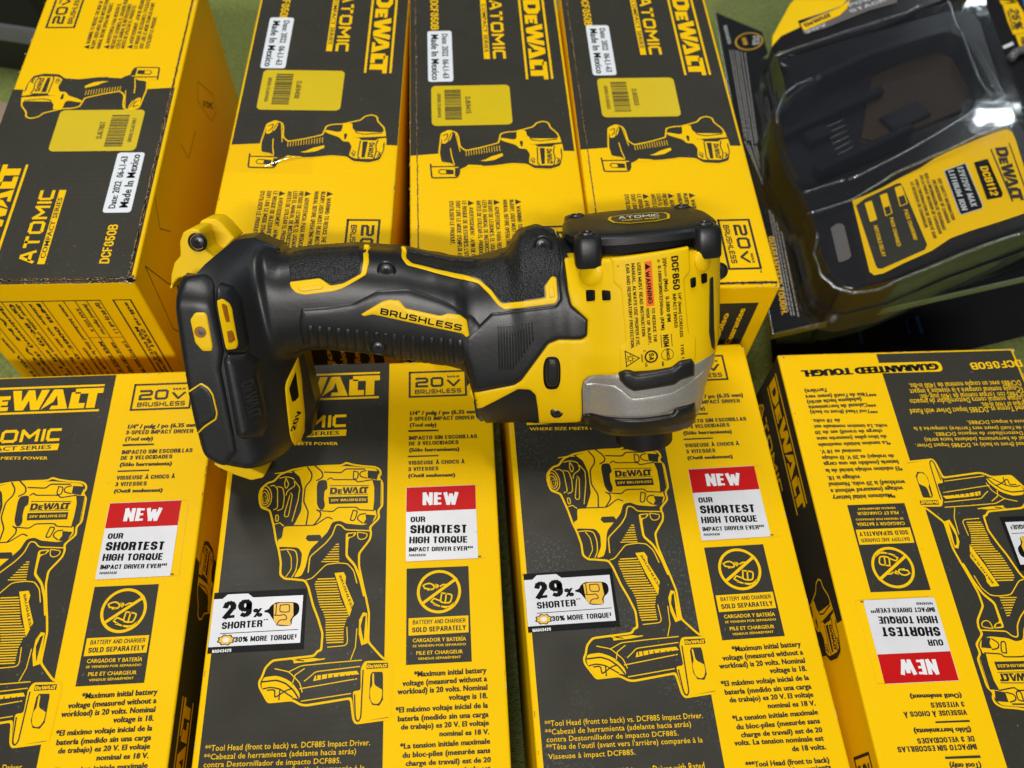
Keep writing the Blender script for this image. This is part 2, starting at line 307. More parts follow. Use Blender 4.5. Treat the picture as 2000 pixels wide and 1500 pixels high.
def draw_art(mb,art,warp=None,base=.03,step=.035):
    """printed artwork, (u right, v down) in mm -> local x=u, y=-v, thin layers"""
    W_=warp or (lambda p:p)
    for it in art:
        k,lay,col=it[:3]; z=base+step*lay; m=COLR[col]; fn=lambda u,v:(lambda p:(p[0],-p[1],z))(W_((u,v)))
        if k=='p': mb.poly([fn(*p)[:2] for p in (chaikin(it[3],True) if len(it[3])>8 else it[3])],z,m)
        elif k=='inset': mb.poly([fn(*p)[:2] for p in chaikin(inset(list(it[3]),it[4]),True)],z,m)
        elif k=='l': mb.line([fn(*p)[:2] for p in (chaikin(it[3],False) if len(it[3])>3 and it[4]<1 else it[3])],it[4],z,m)
        elif k=='t': put_text(mb,it[3],it[4],it[5],it[6],it[7],fn,m)
        elif k=='ring':
            (cx,cy),r,w=it[3],it[4],it[5]; P=[(cx+r*math.cos(t*math.pi/24),cy+r*math.sin(t*math.pi/24)) for t in range(49)]
            mb.line([fn(*p)[:2] for p in P],w,z,m)
        elif k=='disc':
            (cx,cy),r=it[3],it[4]; mb.poly([fn(cx+r*math.cos(t*math.pi/12),cy+r*.7*math.sin(t*math.pi/12))[:2] for t in range(24)],z,m)
        elif k=='gear':
            (cx,cy),r=it[3],it[4]; mb.poly([fn(cx+r*math.cos(t*math.pi/16)*(1 if (t//2)%2 else .84),cy+.62*r*math.sin(t*math.pi/16)*(1 if (t//2)%2 else .84))[:2] for t in range(32)],z,m)
def rrect(x0,y0,x1,y1,r,n=4):
    out=[]
    for cx,cy,a in ((x1-r,y1-r,0),(x0+r,y1-r,90),(x0+r,y0+r,180),(x1-r,y0+r,270)):
        for i in range(n+1): t=R_(a+90*i/n); out.append((cx+r*math.cos(t),cy+r*math.sin(t)))
    return out
mat('small_print',(.42,.41,.40),.4,0,.4,None,.05,60)
mat('chuck_steel',(.035,.034,.033),.30,.5,.5)
mat('worn_paper',(.62,.50,.30),.8,0,.1,None,.1,300)
clear_mat('clear_highlight',6.0,.07,(.9,.93,.95),.5)
ART_F=[
('t',3,'yel','WHERE SIZE MEETS POWER',(10.6,47.6),(54.5,49.6),1.6,'s'),
('t',3,'ink','1/4" / pulg / po (6.35 mm)',(91.4,33.7),(127.5,34.1),2.29,'bi'),
('t',3,'ink','3-SPEED IMPACT DRIVER',(90.9,37.1),(125.0,37.7),2.39,'bi'),
('t',3,'ink','(Tool only)',(91.2,40.6),(105.2,41.0),2.09,'bi'),
('t',3,'ink','IMPACTO SIN ESCOBILLAS',(90.8,48.4),(126.1,48.8),2.39,'bi'),
('t',3,'ink','DE 3 VELOCIDADES',(90.8,51.6),(116.4,51.8),2.3,'bi'),
('t',3,'ink','(Sólo herramienta)',(90.9,55.1),(116.8,55.6),1.99,'bi'),
('t',3,'ink','VISSEUSE À CHOCS À',(90.6,62.6),(119.2,63.0),2.29,'bi'),
('t',3,'ink','3 VITESSES',(90.5,66.1),(105.9,66.3),2.29,'bi'),
('t',3,'ink','(Outil seulement)',(90.5,69.5),(114.3,70.0),1.89,'bi'),
('p',3,'ink',[(90.4,42.6),(106.2,42.9),(106.2,43.8),(90.6,43.7)]),
('p',3,'ink',[(90.4,57.4),(106.0,57.6),(106.0,58.3),(90.5,58.2)]),
('p',2,'ink',[(90.0,117.1),(119.4,117.2),(119.5,161.9),(89.9,161.9)]),
('p',3,'yel',[(91.0,140.9),(118.6,140.9),(118.5,148.7),(91.0,148.9)]),
('t',4,'ink','BATTERY AND CHARGER',(92.9,143.9),(117.2,144.1),2.0,'c'),
('t',4,'ink','SOLD SEPARATELY',(92.6,147.6),(117.3,147.6),2.4,'bc'),
('t',4,'yel','CARGADOR Y BATERÍA',(92.9,152.0),(117.2,152.4),1.7,'s'),
('t',4,'yel','SE VENDEN POR SEPARADO',(92.9,154.2),(117.1,154.5),1.0,'s'),
('t',4,'yel','PILE ET CHARGEUR',(94.5,157.7),(115.6,158.0),1.6,'s'),
('t',4,'yel','VENDUS SÉPARÉMENT',(95.2,160.0),(114.7,160.1),1.0,'s'),
('ring',3,'yel',(105.2,128.9),9.7,1.3),
('l',3,'yel',[(97.4,134.3),(113.3,123.2)],1.4),
('l',3,'yel',[(98.5,125.3),(100.7,124.6),(102.9,125.8),(102.9,127.7),(100.0,127.9)],0.7),
('l',3,'yel',[(103.6,125.5),(105.1,126.0),(104.0,127.4),(103.6,125.5)],0.7),
('l',3,'yel',[(105.8,126.4),(107.2,125.7),(109.4,125.8)],0.7),
('l',3,'yel',[(97.8,125.6),(98.5,127.1),(101.4,127.6)],0.7),
('l',3,'yel',[(106.5,129.7),(111.5,130.7),(110.3,134.7),(105.7,134.1),(106.5,129.7)],0.7),
('l',3,'yel',[(108.6,130.2),(108.0,134.6)],0.7),
('l',3,'yel',[(101.4,133.5),(104.9,135.9),(109.9,136.5),(112.1,134.8)],0.7),
('l',3,'yel',[(101.4,133.5),(102.8,132.1),(105.7,133.4)],0.7),
('l',3,'yel',[(102.8,135.0),(108.5,136.8)],0.7),
('t',3,'ink','*Maximum initial battery',(93.5,167.3),(126.0,167.1),2.3,'b'),
('t',3,'ink','voltage (measured without a',(88.3,171.0),(126.1,170.8),2.3,'b'),
('t',3,'ink','workload) is 20 volts. Nominal',(86.1,174.4),(126.1,174.5),2.3,'b'),
('t',3,'ink','voltage is 18.',(108.7,178.0),(126.0,178.1),2.3,'b'),
('t',3,'ink','*El máximo voltaje inicial de la',(85.4,182.1),(126.0,182.1),2.2,'b'),
('t',3,'ink','batería (medido sin una carga',(86.4,185.8),(126.1,185.9),2.2,'b'),
('t',3,'ink','de trabajo) es 20 V. El voltaje',(87.8,189.2),(126.1,189.4),2.1,'b'),
('t',3,'ink','nominal es 18 V.',(104.4,192.8),(126.1,193.1),2.1,'b'),
('t',3,'ink','*La tension initiale maximale',(87.5,197.0),(126.3,196.9),2.1,'b'),
('t',3,'ink','du bloc-piles (mesurée sans',(88.5,200.6),(126.2,200.6),2.1,'b'),
('t',3,'ink','charge de travail) est de 20',(89.9,203.9),(126.3,204.3),2.0,'b'),
('t',3,'ink','volts. La tension nominale est',(86.2,207.0),(126.0,207.8),2.11,'b'),
('t',3,'ink','de 18 volts.',(110.9,211.1),(126.1,211.3),2.11,'b'),
('t',3,'ink','***Tool Head (front to back)',(89.3,216.0),(126.1,216.6),2.1,'b'),
('t',3,'ink','***Cabezal de herramienta',(89.2,220.2),(126.3,219.5),2.29,'b'),
('t',3,'ink','(adelante hacia atrás)',(96.0,223.7),(126.4,222.7),2.28,'b'),
('t',3,'ink',"***Tête de l'outil (avant vers",(87.2,226.7),(126.4,226.1),2.29,'b'),
('t',3,'ink',"l'arrière)",(113.9,230.2),(126.1,229.7),2.38,'b'),
('t',2,'yel','**Tool Head (front to back) vs. DCF885 Impact Driver.',(4.7,193.4),(74.7,194.8),2.3,'n'),
('t',2,'yel','**Cabezal de herramienta (adelante hacia atrás)',(4.6,196.8),(68.8,197.9),2.2,'n'),
('t',2,'yel','  contra Destornillador de impacto DCF885.',(4.9,199.8),(62.6,201.2),2.1,'n'),
('t',2,'yel',"**Tête de l'outil (avant vers l'arrière) comparée à la",(4.4,202.9),(72.7,204.7),2.2,'n'),
('t',2,'yel','  Visseuse à impact DCF885.',(5.0,206.7),(42.7,207.5),2.1,'n'),
('t',2,'yel','†Rated Torque vs. DCF885 Impact Driver with Rated',(4.7,215.6),(71.6,215.6),3.2,'n'),
('t',2,'yel','  Torque of 1400 in-lbs.',(4.7,218.2),(31.3,218.2),3.2,'n'),
('t',2,'yel','†Torque nominal contra Destornillador de impacto',(4.7,221.6),(69.9,221.6),3.2,'n'),
('t',2,'yel','  DCF885 con Torque nominal de 1400 pulg.-lbs.',(4.7,224.4),(63.5,224.4),3.2,'n'),
('t',2,'yel','†Couple nominal comparé à la visseuse à impact',(4.7,227.8),(68.1,227.8),3.2,'n'),
('t',2,'yel','  DCF885 avec un couple nominal de 1400 in-lbs.',(4.7,231.5),(67.4,231.5),3.2,'n'),
('t',3,'ink','GUARANTEED TOUGH.',(47.2,244.0),(125.4,241.8),4.07,'wide'),
('t',2,'yel','DCF850B',(-0.4,244.8),(29.3,243.7),4.64,'c'),
('p',3,'yel',[(17.2,75.0),(18.0,71.3),(20.5,68.9),(23.5,68.2),(26.2,64.5),(32.2,62.2),(38.3,61.2),(46.8,60.7),(56.9,60.8),(59.1,59.3),(62.3,60.6),(67.8,61.7),(74.0,62.4),(76.8,64.2),(77.4,67.2),(76.1,68.9),(78.2,71.5),(78.4,84.4),(76.4,86.8),(77.0,90.9),(72.5,95.5),(73.3,98.3),(72.7,101.8),(67.7,108.6),(67.9,114.7),(70.4,125.4),(71.6,129.9),(73.2,137.2),(73.2,150.6),(78.9,157.1),(80.3,158.3),(82.4,158.6),(84.1,160.6),(84.5,164.0),(83.4,184.2),(82.4,185.0),(68.1,186.1),(66.7,184.0),(65.4,175.5),(46.4,177.5),(43.7,177.0),(40.2,174.9),(29.5,175.3),(24.9,168.2),(24.6,165.5),(25.8,163.6),(26.8,159.7),(30.0,156.4),(48.4,155.3),(49.7,153.3),(51.2,153.0),(51.4,146.0),(48.9,138.8),(46.4,133.0),(43.7,124.1),(42.1,121.0),(34.9,119.9),(32.7,119.8),(30.0,117.4),(29.9,111.4),(28.5,105.2),(26.8,100.4),(25.2,93.3),(22.6,84.7),(18.3,82.9),(16.9,79.2)]),
('inset',4,'ink',[(17.2,75.0),(18.0,71.3),(20.5,68.9),(23.5,68.2),(26.2,64.5),(32.2,62.2),(38.3,61.2),(46.8,60.7),(56.9,60.8),(59.1,59.3),(62.3,60.6),(67.8,61.7),(74.0,62.4),(76.8,64.2),(77.4,67.2),(76.1,68.9),(78.2,71.5),(78.4,84.4),(76.4,86.8),(77.0,90.9),(72.5,95.5),(73.3,98.3),(72.7,101.8),(67.7,108.6),(67.9,114.7),(70.4,125.4),(71.6,129.9),(73.2,137.2),(73.2,150.6),(78.9,157.1),(80.3,158.3),(82.4,158.6),(84.1,160.6),(84.5,164.0),(83.4,184.2),(82.4,185.0),(68.1,186.1),(66.7,184.0),(65.4,175.5),(46.4,177.5),(43.7,177.0),(40.2,174.9),(29.5,175.3),(24.9,168.2),(24.6,165.5),(25.8,163.6),(26.8,159.7),(30.0,156.4),(48.4,155.3),(49.7,153.3),(51.2,153.0),(51.4,146.0),(48.9,138.8),(46.4,133.0),(43.7,124.1),(42.1,121.0),(34.9,119.9),(32.7,119.8),(30.0,117.4),(29.9,111.4),(28.5,105.2),(26.8,100.4),(25.2,93.3),(22.6,84.7),(18.3,82.9),(16.9,79.2)],1.0),
('p',5,'yel',[(32.7,63.5),(41.4,61.6),(60.0,61.9),(74.0,63.7),(75.6,65.9),(77.1,71.9),(77.1,84.4),(74.5,86.3),(75.4,90.0),(73.2,93.1),(68.7,94.1),(60.5,92.9),(57.4,91.2),(53.7,91.8),(51.7,96.9),(44.0,105.2),(43.1,108.2),(42.1,114.3),(40.5,118.3),(36.9,118.9),(39.8,113.4),(40.2,107.3),(38.1,104.1),(30.0,103.3),(28.6,103.6),(27.9,99.7),(30.0,99.0),(30.3,93.1),(35.1,92.9),(38.3,85.0),(38.3,73.5),(36.4,66.7)]),
('p',6,'ink',[(45.7,69.2),(49.9,69.0),(50.6,74.1),(49.1,74.8),(49.0,79.8),(49.8,82.3),(49.2,85.1),(47.3,85.1),(45.7,82.1),(45.1,72.1)]),
('p',6,'ink',[(72.6,70.0),(76.9,70.6),(76.9,84.4),(75.3,86.8),(73.4,86.3),(73.8,80.9),(73.7,74.3)]),
('p',6,'ink',[(70.2,64.8),(76.0,65.5),(74.9,70.1),(70.3,69.1)]),
('p',6,'ink',[(69.7,88.5),(74.6,89.2),(72.8,93.9),(68.7,93.3),(70.1,91.0)]),
('p',6,'ink',[(42.1,98.0),(48.1,98.1),(49.0,99.5),(48.2,101.3),(42.7,101.2),(41.3,99.6)]),
('p',6,'ink',[(57.9,75.2),(58.1,75.1),(58.1,75.4),(57.9,75.4)]),
('p',5,'yel',[(60.5,97.7),(66.1,97.6),(64.4,99.9),(61.9,100.5),(61.8,109.1),(65.6,113.5),(67.6,117.8),(69.6,125.3),(70.6,129.4),(69.8,129.8),(67.7,121.5),(65.0,114.6),(60.8,109.8)]),
('p',6,'ink',[(61.6,98.4),(64.8,98.1),(63.7,99.7),(61.6,99.9)]),
('p',5,'yel',[(56.0,117.6),(60.3,117.4),(61.5,119.7),(61.3,122.7),(65.6,132.5),(63.7,138.9),(62.9,136.7),(59.7,128.5)]),
('p',5,'yel',[(70.0,137.0),(71.8,137.5),(72.5,151.3),(69.7,152.2),(68.3,146.9),(68.3,140.5)]),
('p',6,'ink',[(70.1,139.2),(71.3,138.5),(70.9,145.6),(70.7,150.5),(69.7,146.3),(69.1,143.4)]),
('l',5,'yel',[(29.8,104.9),(33.8,104.7),(37.1,105.6),(38.2,110.3),(37.8,115.6),(36.2,118.5)],0.5),
('l',5,'yel',[(33.1,105.4),(35.1,108.6),(35.6,114.7),(33.3,118.3)],0.4),
('l',5,'yel',[(43.2,120.3),(45.6,119.7),(51.8,113.2),(57.6,112.7),(62.0,113.3),(65.0,116.9),(66.7,123.0)],0.5),
('l',5,'yel',[(43.6,116.6),(43.9,109.0),(51.2,102.4),(54.0,98.6),(55.6,93.1),(58.2,93.6),(60.2,96.1),(71.8,97.1)],0.6),
('l',5,'yel',[(56.1,103.4),(57.3,103.3)],0.5),
('l',5,'yel',[(55.2,104.6),(57.4,104.5)],0.5),
('l',5,'yel',[(54.3,105.8),(57.4,105.8)],0.5),
('l',5,'yel',[(53.4,107.0),(57.5,107.0)],0.5),
('l',5,'yel',[(52.5,108.2),(57.5,108.3)],0.5),
('l',5,'yel',[(51.6,109.4),(57.6,109.5)],0.5),
('l',5,'yel',[(50.7,110.6),(57.7,110.7)],0.5),
('l',5,'yel',[(49.8,111.7),(57.7,112.0)],0.5),
('l',5,'yel',[(48.4,120.2),(56.1,120.3)],0.55),
('l',5,'yel',[(47.5,121.4),(56.9,121.6)],0.55),
('l',5,'yel',[(47.2,122.6),(57.0,122.8)],0.55),
('l',5,'yel',[(47.5,123.8),(57.4,124.0)],0.55),
('l',5,'yel',[(47.7,125.1),(57.8,125.3)],0.55),
('l',5,'yel',[(48.2,126.3),(58.2,126.5)],0.55),
('l',5,'yel',[(48.5,127.5),(58.6,127.7)],0.55),
('l',5,'yel',[(48.7,128.8),(58.7,129.0)],0.55),
('l',5,'yel',[(49.1,130.0),(59.1,130.2)],0.55),
('l',5,'yel',[(49.5,131.2),(59.8,131.4)],0.55),
('l',5,'yel',[(49.9,132.4),(60.2,132.6)],0.55),
('l',5,'yel',[(50.4,133.6),(61.0,133.9)],0.55),
('l',5,'yel',[(51.1,134.9),(61.8,135.1)],0.55),
('l',5,'yel',[(51.9,136.1),(62.5,136.3)],0.55),
('l',5,'yel',[(52.3,137.3),(62.9,137.5)],0.55),
('l',5,'yel',[(52.7,138.5),(63.0,138.7)],0.55),
('l',5,'yel',[(53.1,139.7),(62.3,139.9)],0.55),
('l',5,'yel',[(53.2,140.9),(62.0,141.0)],0.55),
('l',5,'yel',[(53.3,142.0),(61.7,142.2)],0.55),
('l',5,'yel',[(53.3,143.2),(61.4,143.3)],0.55),
('l',5,'yel',[(53.4,144.4),(61.2,144.5)],0.55),
('l',5,'yel',[(53.6,145.6),(61.3,145.7)],0.55),
('l',5,'yel',[(53.6,146.7),(61.2,146.8)],0.55),
('l',5,'yel',[(53.7,147.9),(61.2,148.0)],0.55),
('l',5,'yel',[(53.9,149.0),(61.3,149.1)],0.55),
('l',5,'yel',[(54.2,150.2),(61.3,150.3)],0.55),
('l',5,'yel',[(66.2,97.6),(68.8,98.1),(71.1,98.6),(70.4,100.9),(67.8,101.6),(66.3,100.4),(66.2,97.6)],0.45),
('l',5,'yel',[(23.2,77.0),(23.2,78.9),(22.8,80.7),(22.0,81.9),(21.1,82.5),(20.0,82.5),(18.9,81.8),(17.9,80.4),(17.2,78.7),(16.9,76.7),(16.9,74.7),(17.3,73.0),(18.0,71.7),(19.0,71.0),(20.1,71.1),(21.2,71.8),(22.2,73.2),(22.9,75.0),(23.2,77.0)],0.45),
('l',5,'yel',[(22.1,77.1),(22.1,78.6),(21.8,79.8),(21.3,80.8),(20.6,81.2),(19.8,81.2),(19.0,80.6),(18.3,79.7),(17.8,78.4),(17.6,76.9),(17.6,75.4),(17.8,74.1),(18.4,73.2),(19.1,72.7),(19.8,72.7),(20.6,73.3),(21.3,74.3),(21.8,75.6),(22.1,77.1)],0.45),
('l',5,'yel',[(21.2,77.3),(21.2,78.3),(21.0,79.1),(20.7,79.7),(20.2,80.0),(19.7,80.0),(19.1,79.6),(18.7,79.0),(18.4,78.1),(18.2,77.2),(18.2,76.2),(18.4,75.4),(18.7,74.7),(19.2,74.4),(19.7,74.5),(20.2,74.8),(20.7,75.5),(21.0,76.3),(21.2,77.3)],0.45),
('l',5,'yel',[(20.2,77.5),(20.2,78.0),(20.2,78.4),(20.0,78.8),(19.8,78.9),(19.6,78.9),(19.3,78.7),(19.1,78.4),(19.0,77.9),(18.9,77.4),(18.9,76.9),(19.0,76.5),(19.1,76.2),(19.3,76.0),(19.6,76.0),(19.8,76.2),(20.0,76.5),(20.2,77.0),(20.2,77.5)],0.45),
('l',5,'yel',[(22.2,71.1),(24.1,70.8),(25.8,72.9),(26.6,83.3),(24.8,84.0)],0.45),
('l',5,'yel',[(25.7,71.7),(28.4,72.2),(29.5,77.3),(29.2,83.8),(26.7,84.5)],0.45),
('l',5,'yel',[(26.4,67.1),(29.5,66.4),(33.4,67.4),(34.4,71.7),(30.8,74.0),(30.2,76.5)],0.45),
('l',5,'yel',[(29.5,67.2),(31.3,70.7),(30.0,73.3),(29.0,70.6),(29.5,67.2)],0.45),
('l',5,'yel',[(32.4,75.3),(33.4,76.6),(32.2,88.0),(30.3,87.9),(30.2,86.3),(32.1,76.6)],0.45),
('l',5,'yel',[(26.1,86.9),(27.4,87.0),(27.5,90.2),(26.2,90.1),(26.1,86.9)],0.45),
('l',5,'yel',[(25.4,91.7),(28.3,91.0),(30.3,92.7)],0.45),
('l',5,'yel',[(33.4,68.2),(36.8,72.6),(36.4,79.2),(34.2,90.5)],0.45),
('l',5,'yel',[(23.9,64.4),(29.3,63.8),(32.3,64.0)],0.45),
('l',6,'ink',[(39.9,61.7),(42.4,65.3),(42.2,68.6),(39.4,72.3),(39.1,80.2),(41.8,86.0),(41.1,92.8)],0.7),
('l',6,'ink',[(43.7,61.0),(47.4,64.6),(47.9,67.6),(44.9,69.2)],0.7),
('l',6,'ink',[(45.8,85.0),(47.8,86.3),(47.9,88.7),(44.8,93.0)],0.7),
('l',6,'ink',[(50.3,69.0),(51.8,67.8),(53.0,69.1),(64.2,69.6),(65.3,71.0),(72.6,70.0)],0.6),
('l',6,'ink',[(47.4,85.5),(53.8,86.4),(56.0,84.2),(65.4,84.5),(66.2,85.9),(73.8,86.7)],0.6),
('l',6,'ink',[(30.7,92.7),(41.8,93.0),(45.5,93.0),(51.3,88.9),(53.6,90.2)],0.6),
('l',6,'ink',[(48.5,64.7),(57.1,65.5),(58.9,63.4),(68.6,63.9)],0.7),
('l',6,'ink',[(63.2,64.9),(65.6,65.4),(65.3,69.3),(63.0,69.2),(63.2,64.9)],0.6),
('l',6,'ink',[(69.4,64.8),(66.3,65.5),(66.4,68.0),(69.9,69.0)],0.6),
('l',6,'ink',[(63.6,86.2),(65.9,86.5),(64.5,91.5),(62.3,91.4),(63.6,86.2)],0.6),
('l',6,'ink',[(69.7,88.1),(66.7,88.4),(65.6,90.8),(68.3,92.9)],0.6),
('t',6,'ink','DEWALT',(51.8,76.9),(70.7,77.3),3.49,'logo'),
('p',6,'ink',[(51.5,72.1),(71.0,73.0),(71.0,73.4),(51.5,72.5)]),
('p',6,'ink',[(51.6,77.2),(70.8,77.7),(70.8,78.0),(51.6,77.5)]),
('p',6,'ink',[(51.2,78.4),(70.6,78.8),(70.8,82.6),(51.6,82.2)]),
('t',7,'yel','20V BRUSHLESS',(52.3,80.9),(69.9,81.3),1.3,'s'),
('p',5,'yel',[(26.9,164.0),(32.6,163.6),(36.8,165.2),(39.6,167.0),(43.2,171.4),(43.5,174.4),(40.7,173.3),(39.2,174.5),(30.1,174.3),(27.0,169.6),(26.1,166.9)]),
('l',6,'ink',[(26.7,166.0),(32.8,165.6),(36.9,167.2),(40.5,170.3),(42.8,173.7)],0.7),
('l',6,'ink',[(27.3,169.0),(30.3,168.5),(34.4,169.4),(40.1,173.2)],0.6),
('l',6,'ink',[(29.1,169.7),(32.4,169.6),(32.4,173.2),(37.2,170.2),(39.8,169.6)],0.6),
('l',6,'ink',[(34.5,170.0),(34.4,173.9)],0.6),
('p',5,'yel',[(48.8,166.8),(49.6,164.5),(57.1,163.9),(68.0,163.3),(69.1,164.9),(57.2,165.6)]),
('l',6,'ink',[(50.3,164.2),(50.4,165.9)],0.5),
('l',6,'ink',[(52.4,164.3),(52.4,166.0)],0.5),
('l',6,'ink',[(55.1,164.5),(55.2,166.1)],0.5),
('l',6,'ink',[(57.5,164.6),(57.6,166.3)],0.5),
('l',6,'ink',[(60.2,164.7),(60.3,166.4)],0.5),
('l',6,'ink',[(63.0,164.9),(63.0,166.5)],0.5),
('l',6,'ink',[(65.4,165.0),(65.4,166.7)],0.5),
('l',6,'ink',[(67.1,165.1),(67.1,166.8)],0.5),
('l',5,'yel',[(31.7,160.6),(37.9,162.2),(43.0,167.2),(44.3,171.2)],0.45),
('l',5,'yel',[(37.9,162.2),(43.2,159.8),(56.9,159.2),(69.9,158.8)],0.45),
('l',5,'yel',[(45.0,166.6),(47.6,164.7),(49.6,162.8),(69.3,161.5)],0.45),
('l',5,'yel',[(43.2,169.8),(68.1,166.8)],0.45),
('l',5,'yel',[(44.2,175.1),(65.6,173.0)],0.45),
('l',5,'yel',[(38.9,156.9),(44.5,157.9),(53.4,157.3)],0.45),
('l',5,'yel',[(67.4,144.5),(67.0,152.9),(65.1,158.2)],0.45),
('l',5,'yel',[(54.5,152.2),(62.4,151.9),(63.4,150.6),(62.8,143.6)],0.45),
('l',5,'yel',[(39.7,167.6),(40.8,163.7),(44.7,161.2)],0.45),
('p',5,'yel',[(39.6,157.3),(48.5,156.7),(53.4,157.6),(47.2,158.3),(39.7,158.6)]),
('p',5,'yel',[(71.3,159.2),(82.4,159.5),(83.8,161.9),(83.4,183.6),(69.7,185.1),(67.7,184.0),(66.7,174.0),(66.6,172.0),(70.0,171.9),(69.7,162.5)]),
('p',6,'ink',[(72.4,160.3),(81.9,160.5),(81.9,162.8),(72.3,162.8)]),
('t',7,'yel','DEWALT',(72.6,162.4),(81.6,162.5),1.5,'logo'),
('p',6,'ink',[(74.1,165.5),(74.9,164.2),(79.4,164.4),(79.7,165.7),(79.9,176.3),(78.3,178.8),(75.2,178.3),(73.8,175.3)]),
('p',7,'yel',[(74.9,164.8),(75.7,164.7),(75.9,169.9),(78.8,171.7),(79.5,172.0),(79.4,175.6),(77.9,178.2),(75.2,177.7),(74.2,175.4),(74.1,171.4),(75.1,170.2)]),
('l',6,'ink',[(70.8,163.3),(70.4,183.5),(69.1,185.1),(68.0,183.4),(67.4,173.7)],0.6),
('t',6,'ink','BRUSHLESS',(58.2,119.2),(64.6,135.3),1.04,'s'),
('l',2,'ink',[(91.2,7.4),(121.2,7.4),(121.2,22.6),(91.2,22.6),(91.2,7.4)],1.1),
('t',3,'ink','20',(94.2,17),(109.3,17),6.2,'k'),
('t',3,'ink','V',(111.0,17),(118.4,17),4.4,'k'),
('t',3,'ink','MAX',(111.4,11.4),(118,11.4),1.3,'b'),
('t',3,'ink','BRUSHLESS',(94,21),(118.6,21),2.7,'k'),
('p',2,'yel',[(6.1,6.2),(75.2,6.2),(75.2,7.4),(6.1,7.4)]),
('p',2,'yel',[(6.1,21.4),(74.9,21.4),(74.9,22.6),(6.1,22.6)]),
('t',2,'yel','DEWALT',(6.2,20.4),(75.2,20.4),12.0,'logo'),
('t',2,'yel','ATOMIC',(9.5,39.2),(58.3,39.2),7.4,'k'),
('p',2,'yel',[(9.4,40.7),(58.6,40.7),(58.4,44.4),(9.4,44.4)]),
('t',3,'ink','COMPACT SERIES',(12.0,43.6),(55,43.6),2.2,'s'),
]
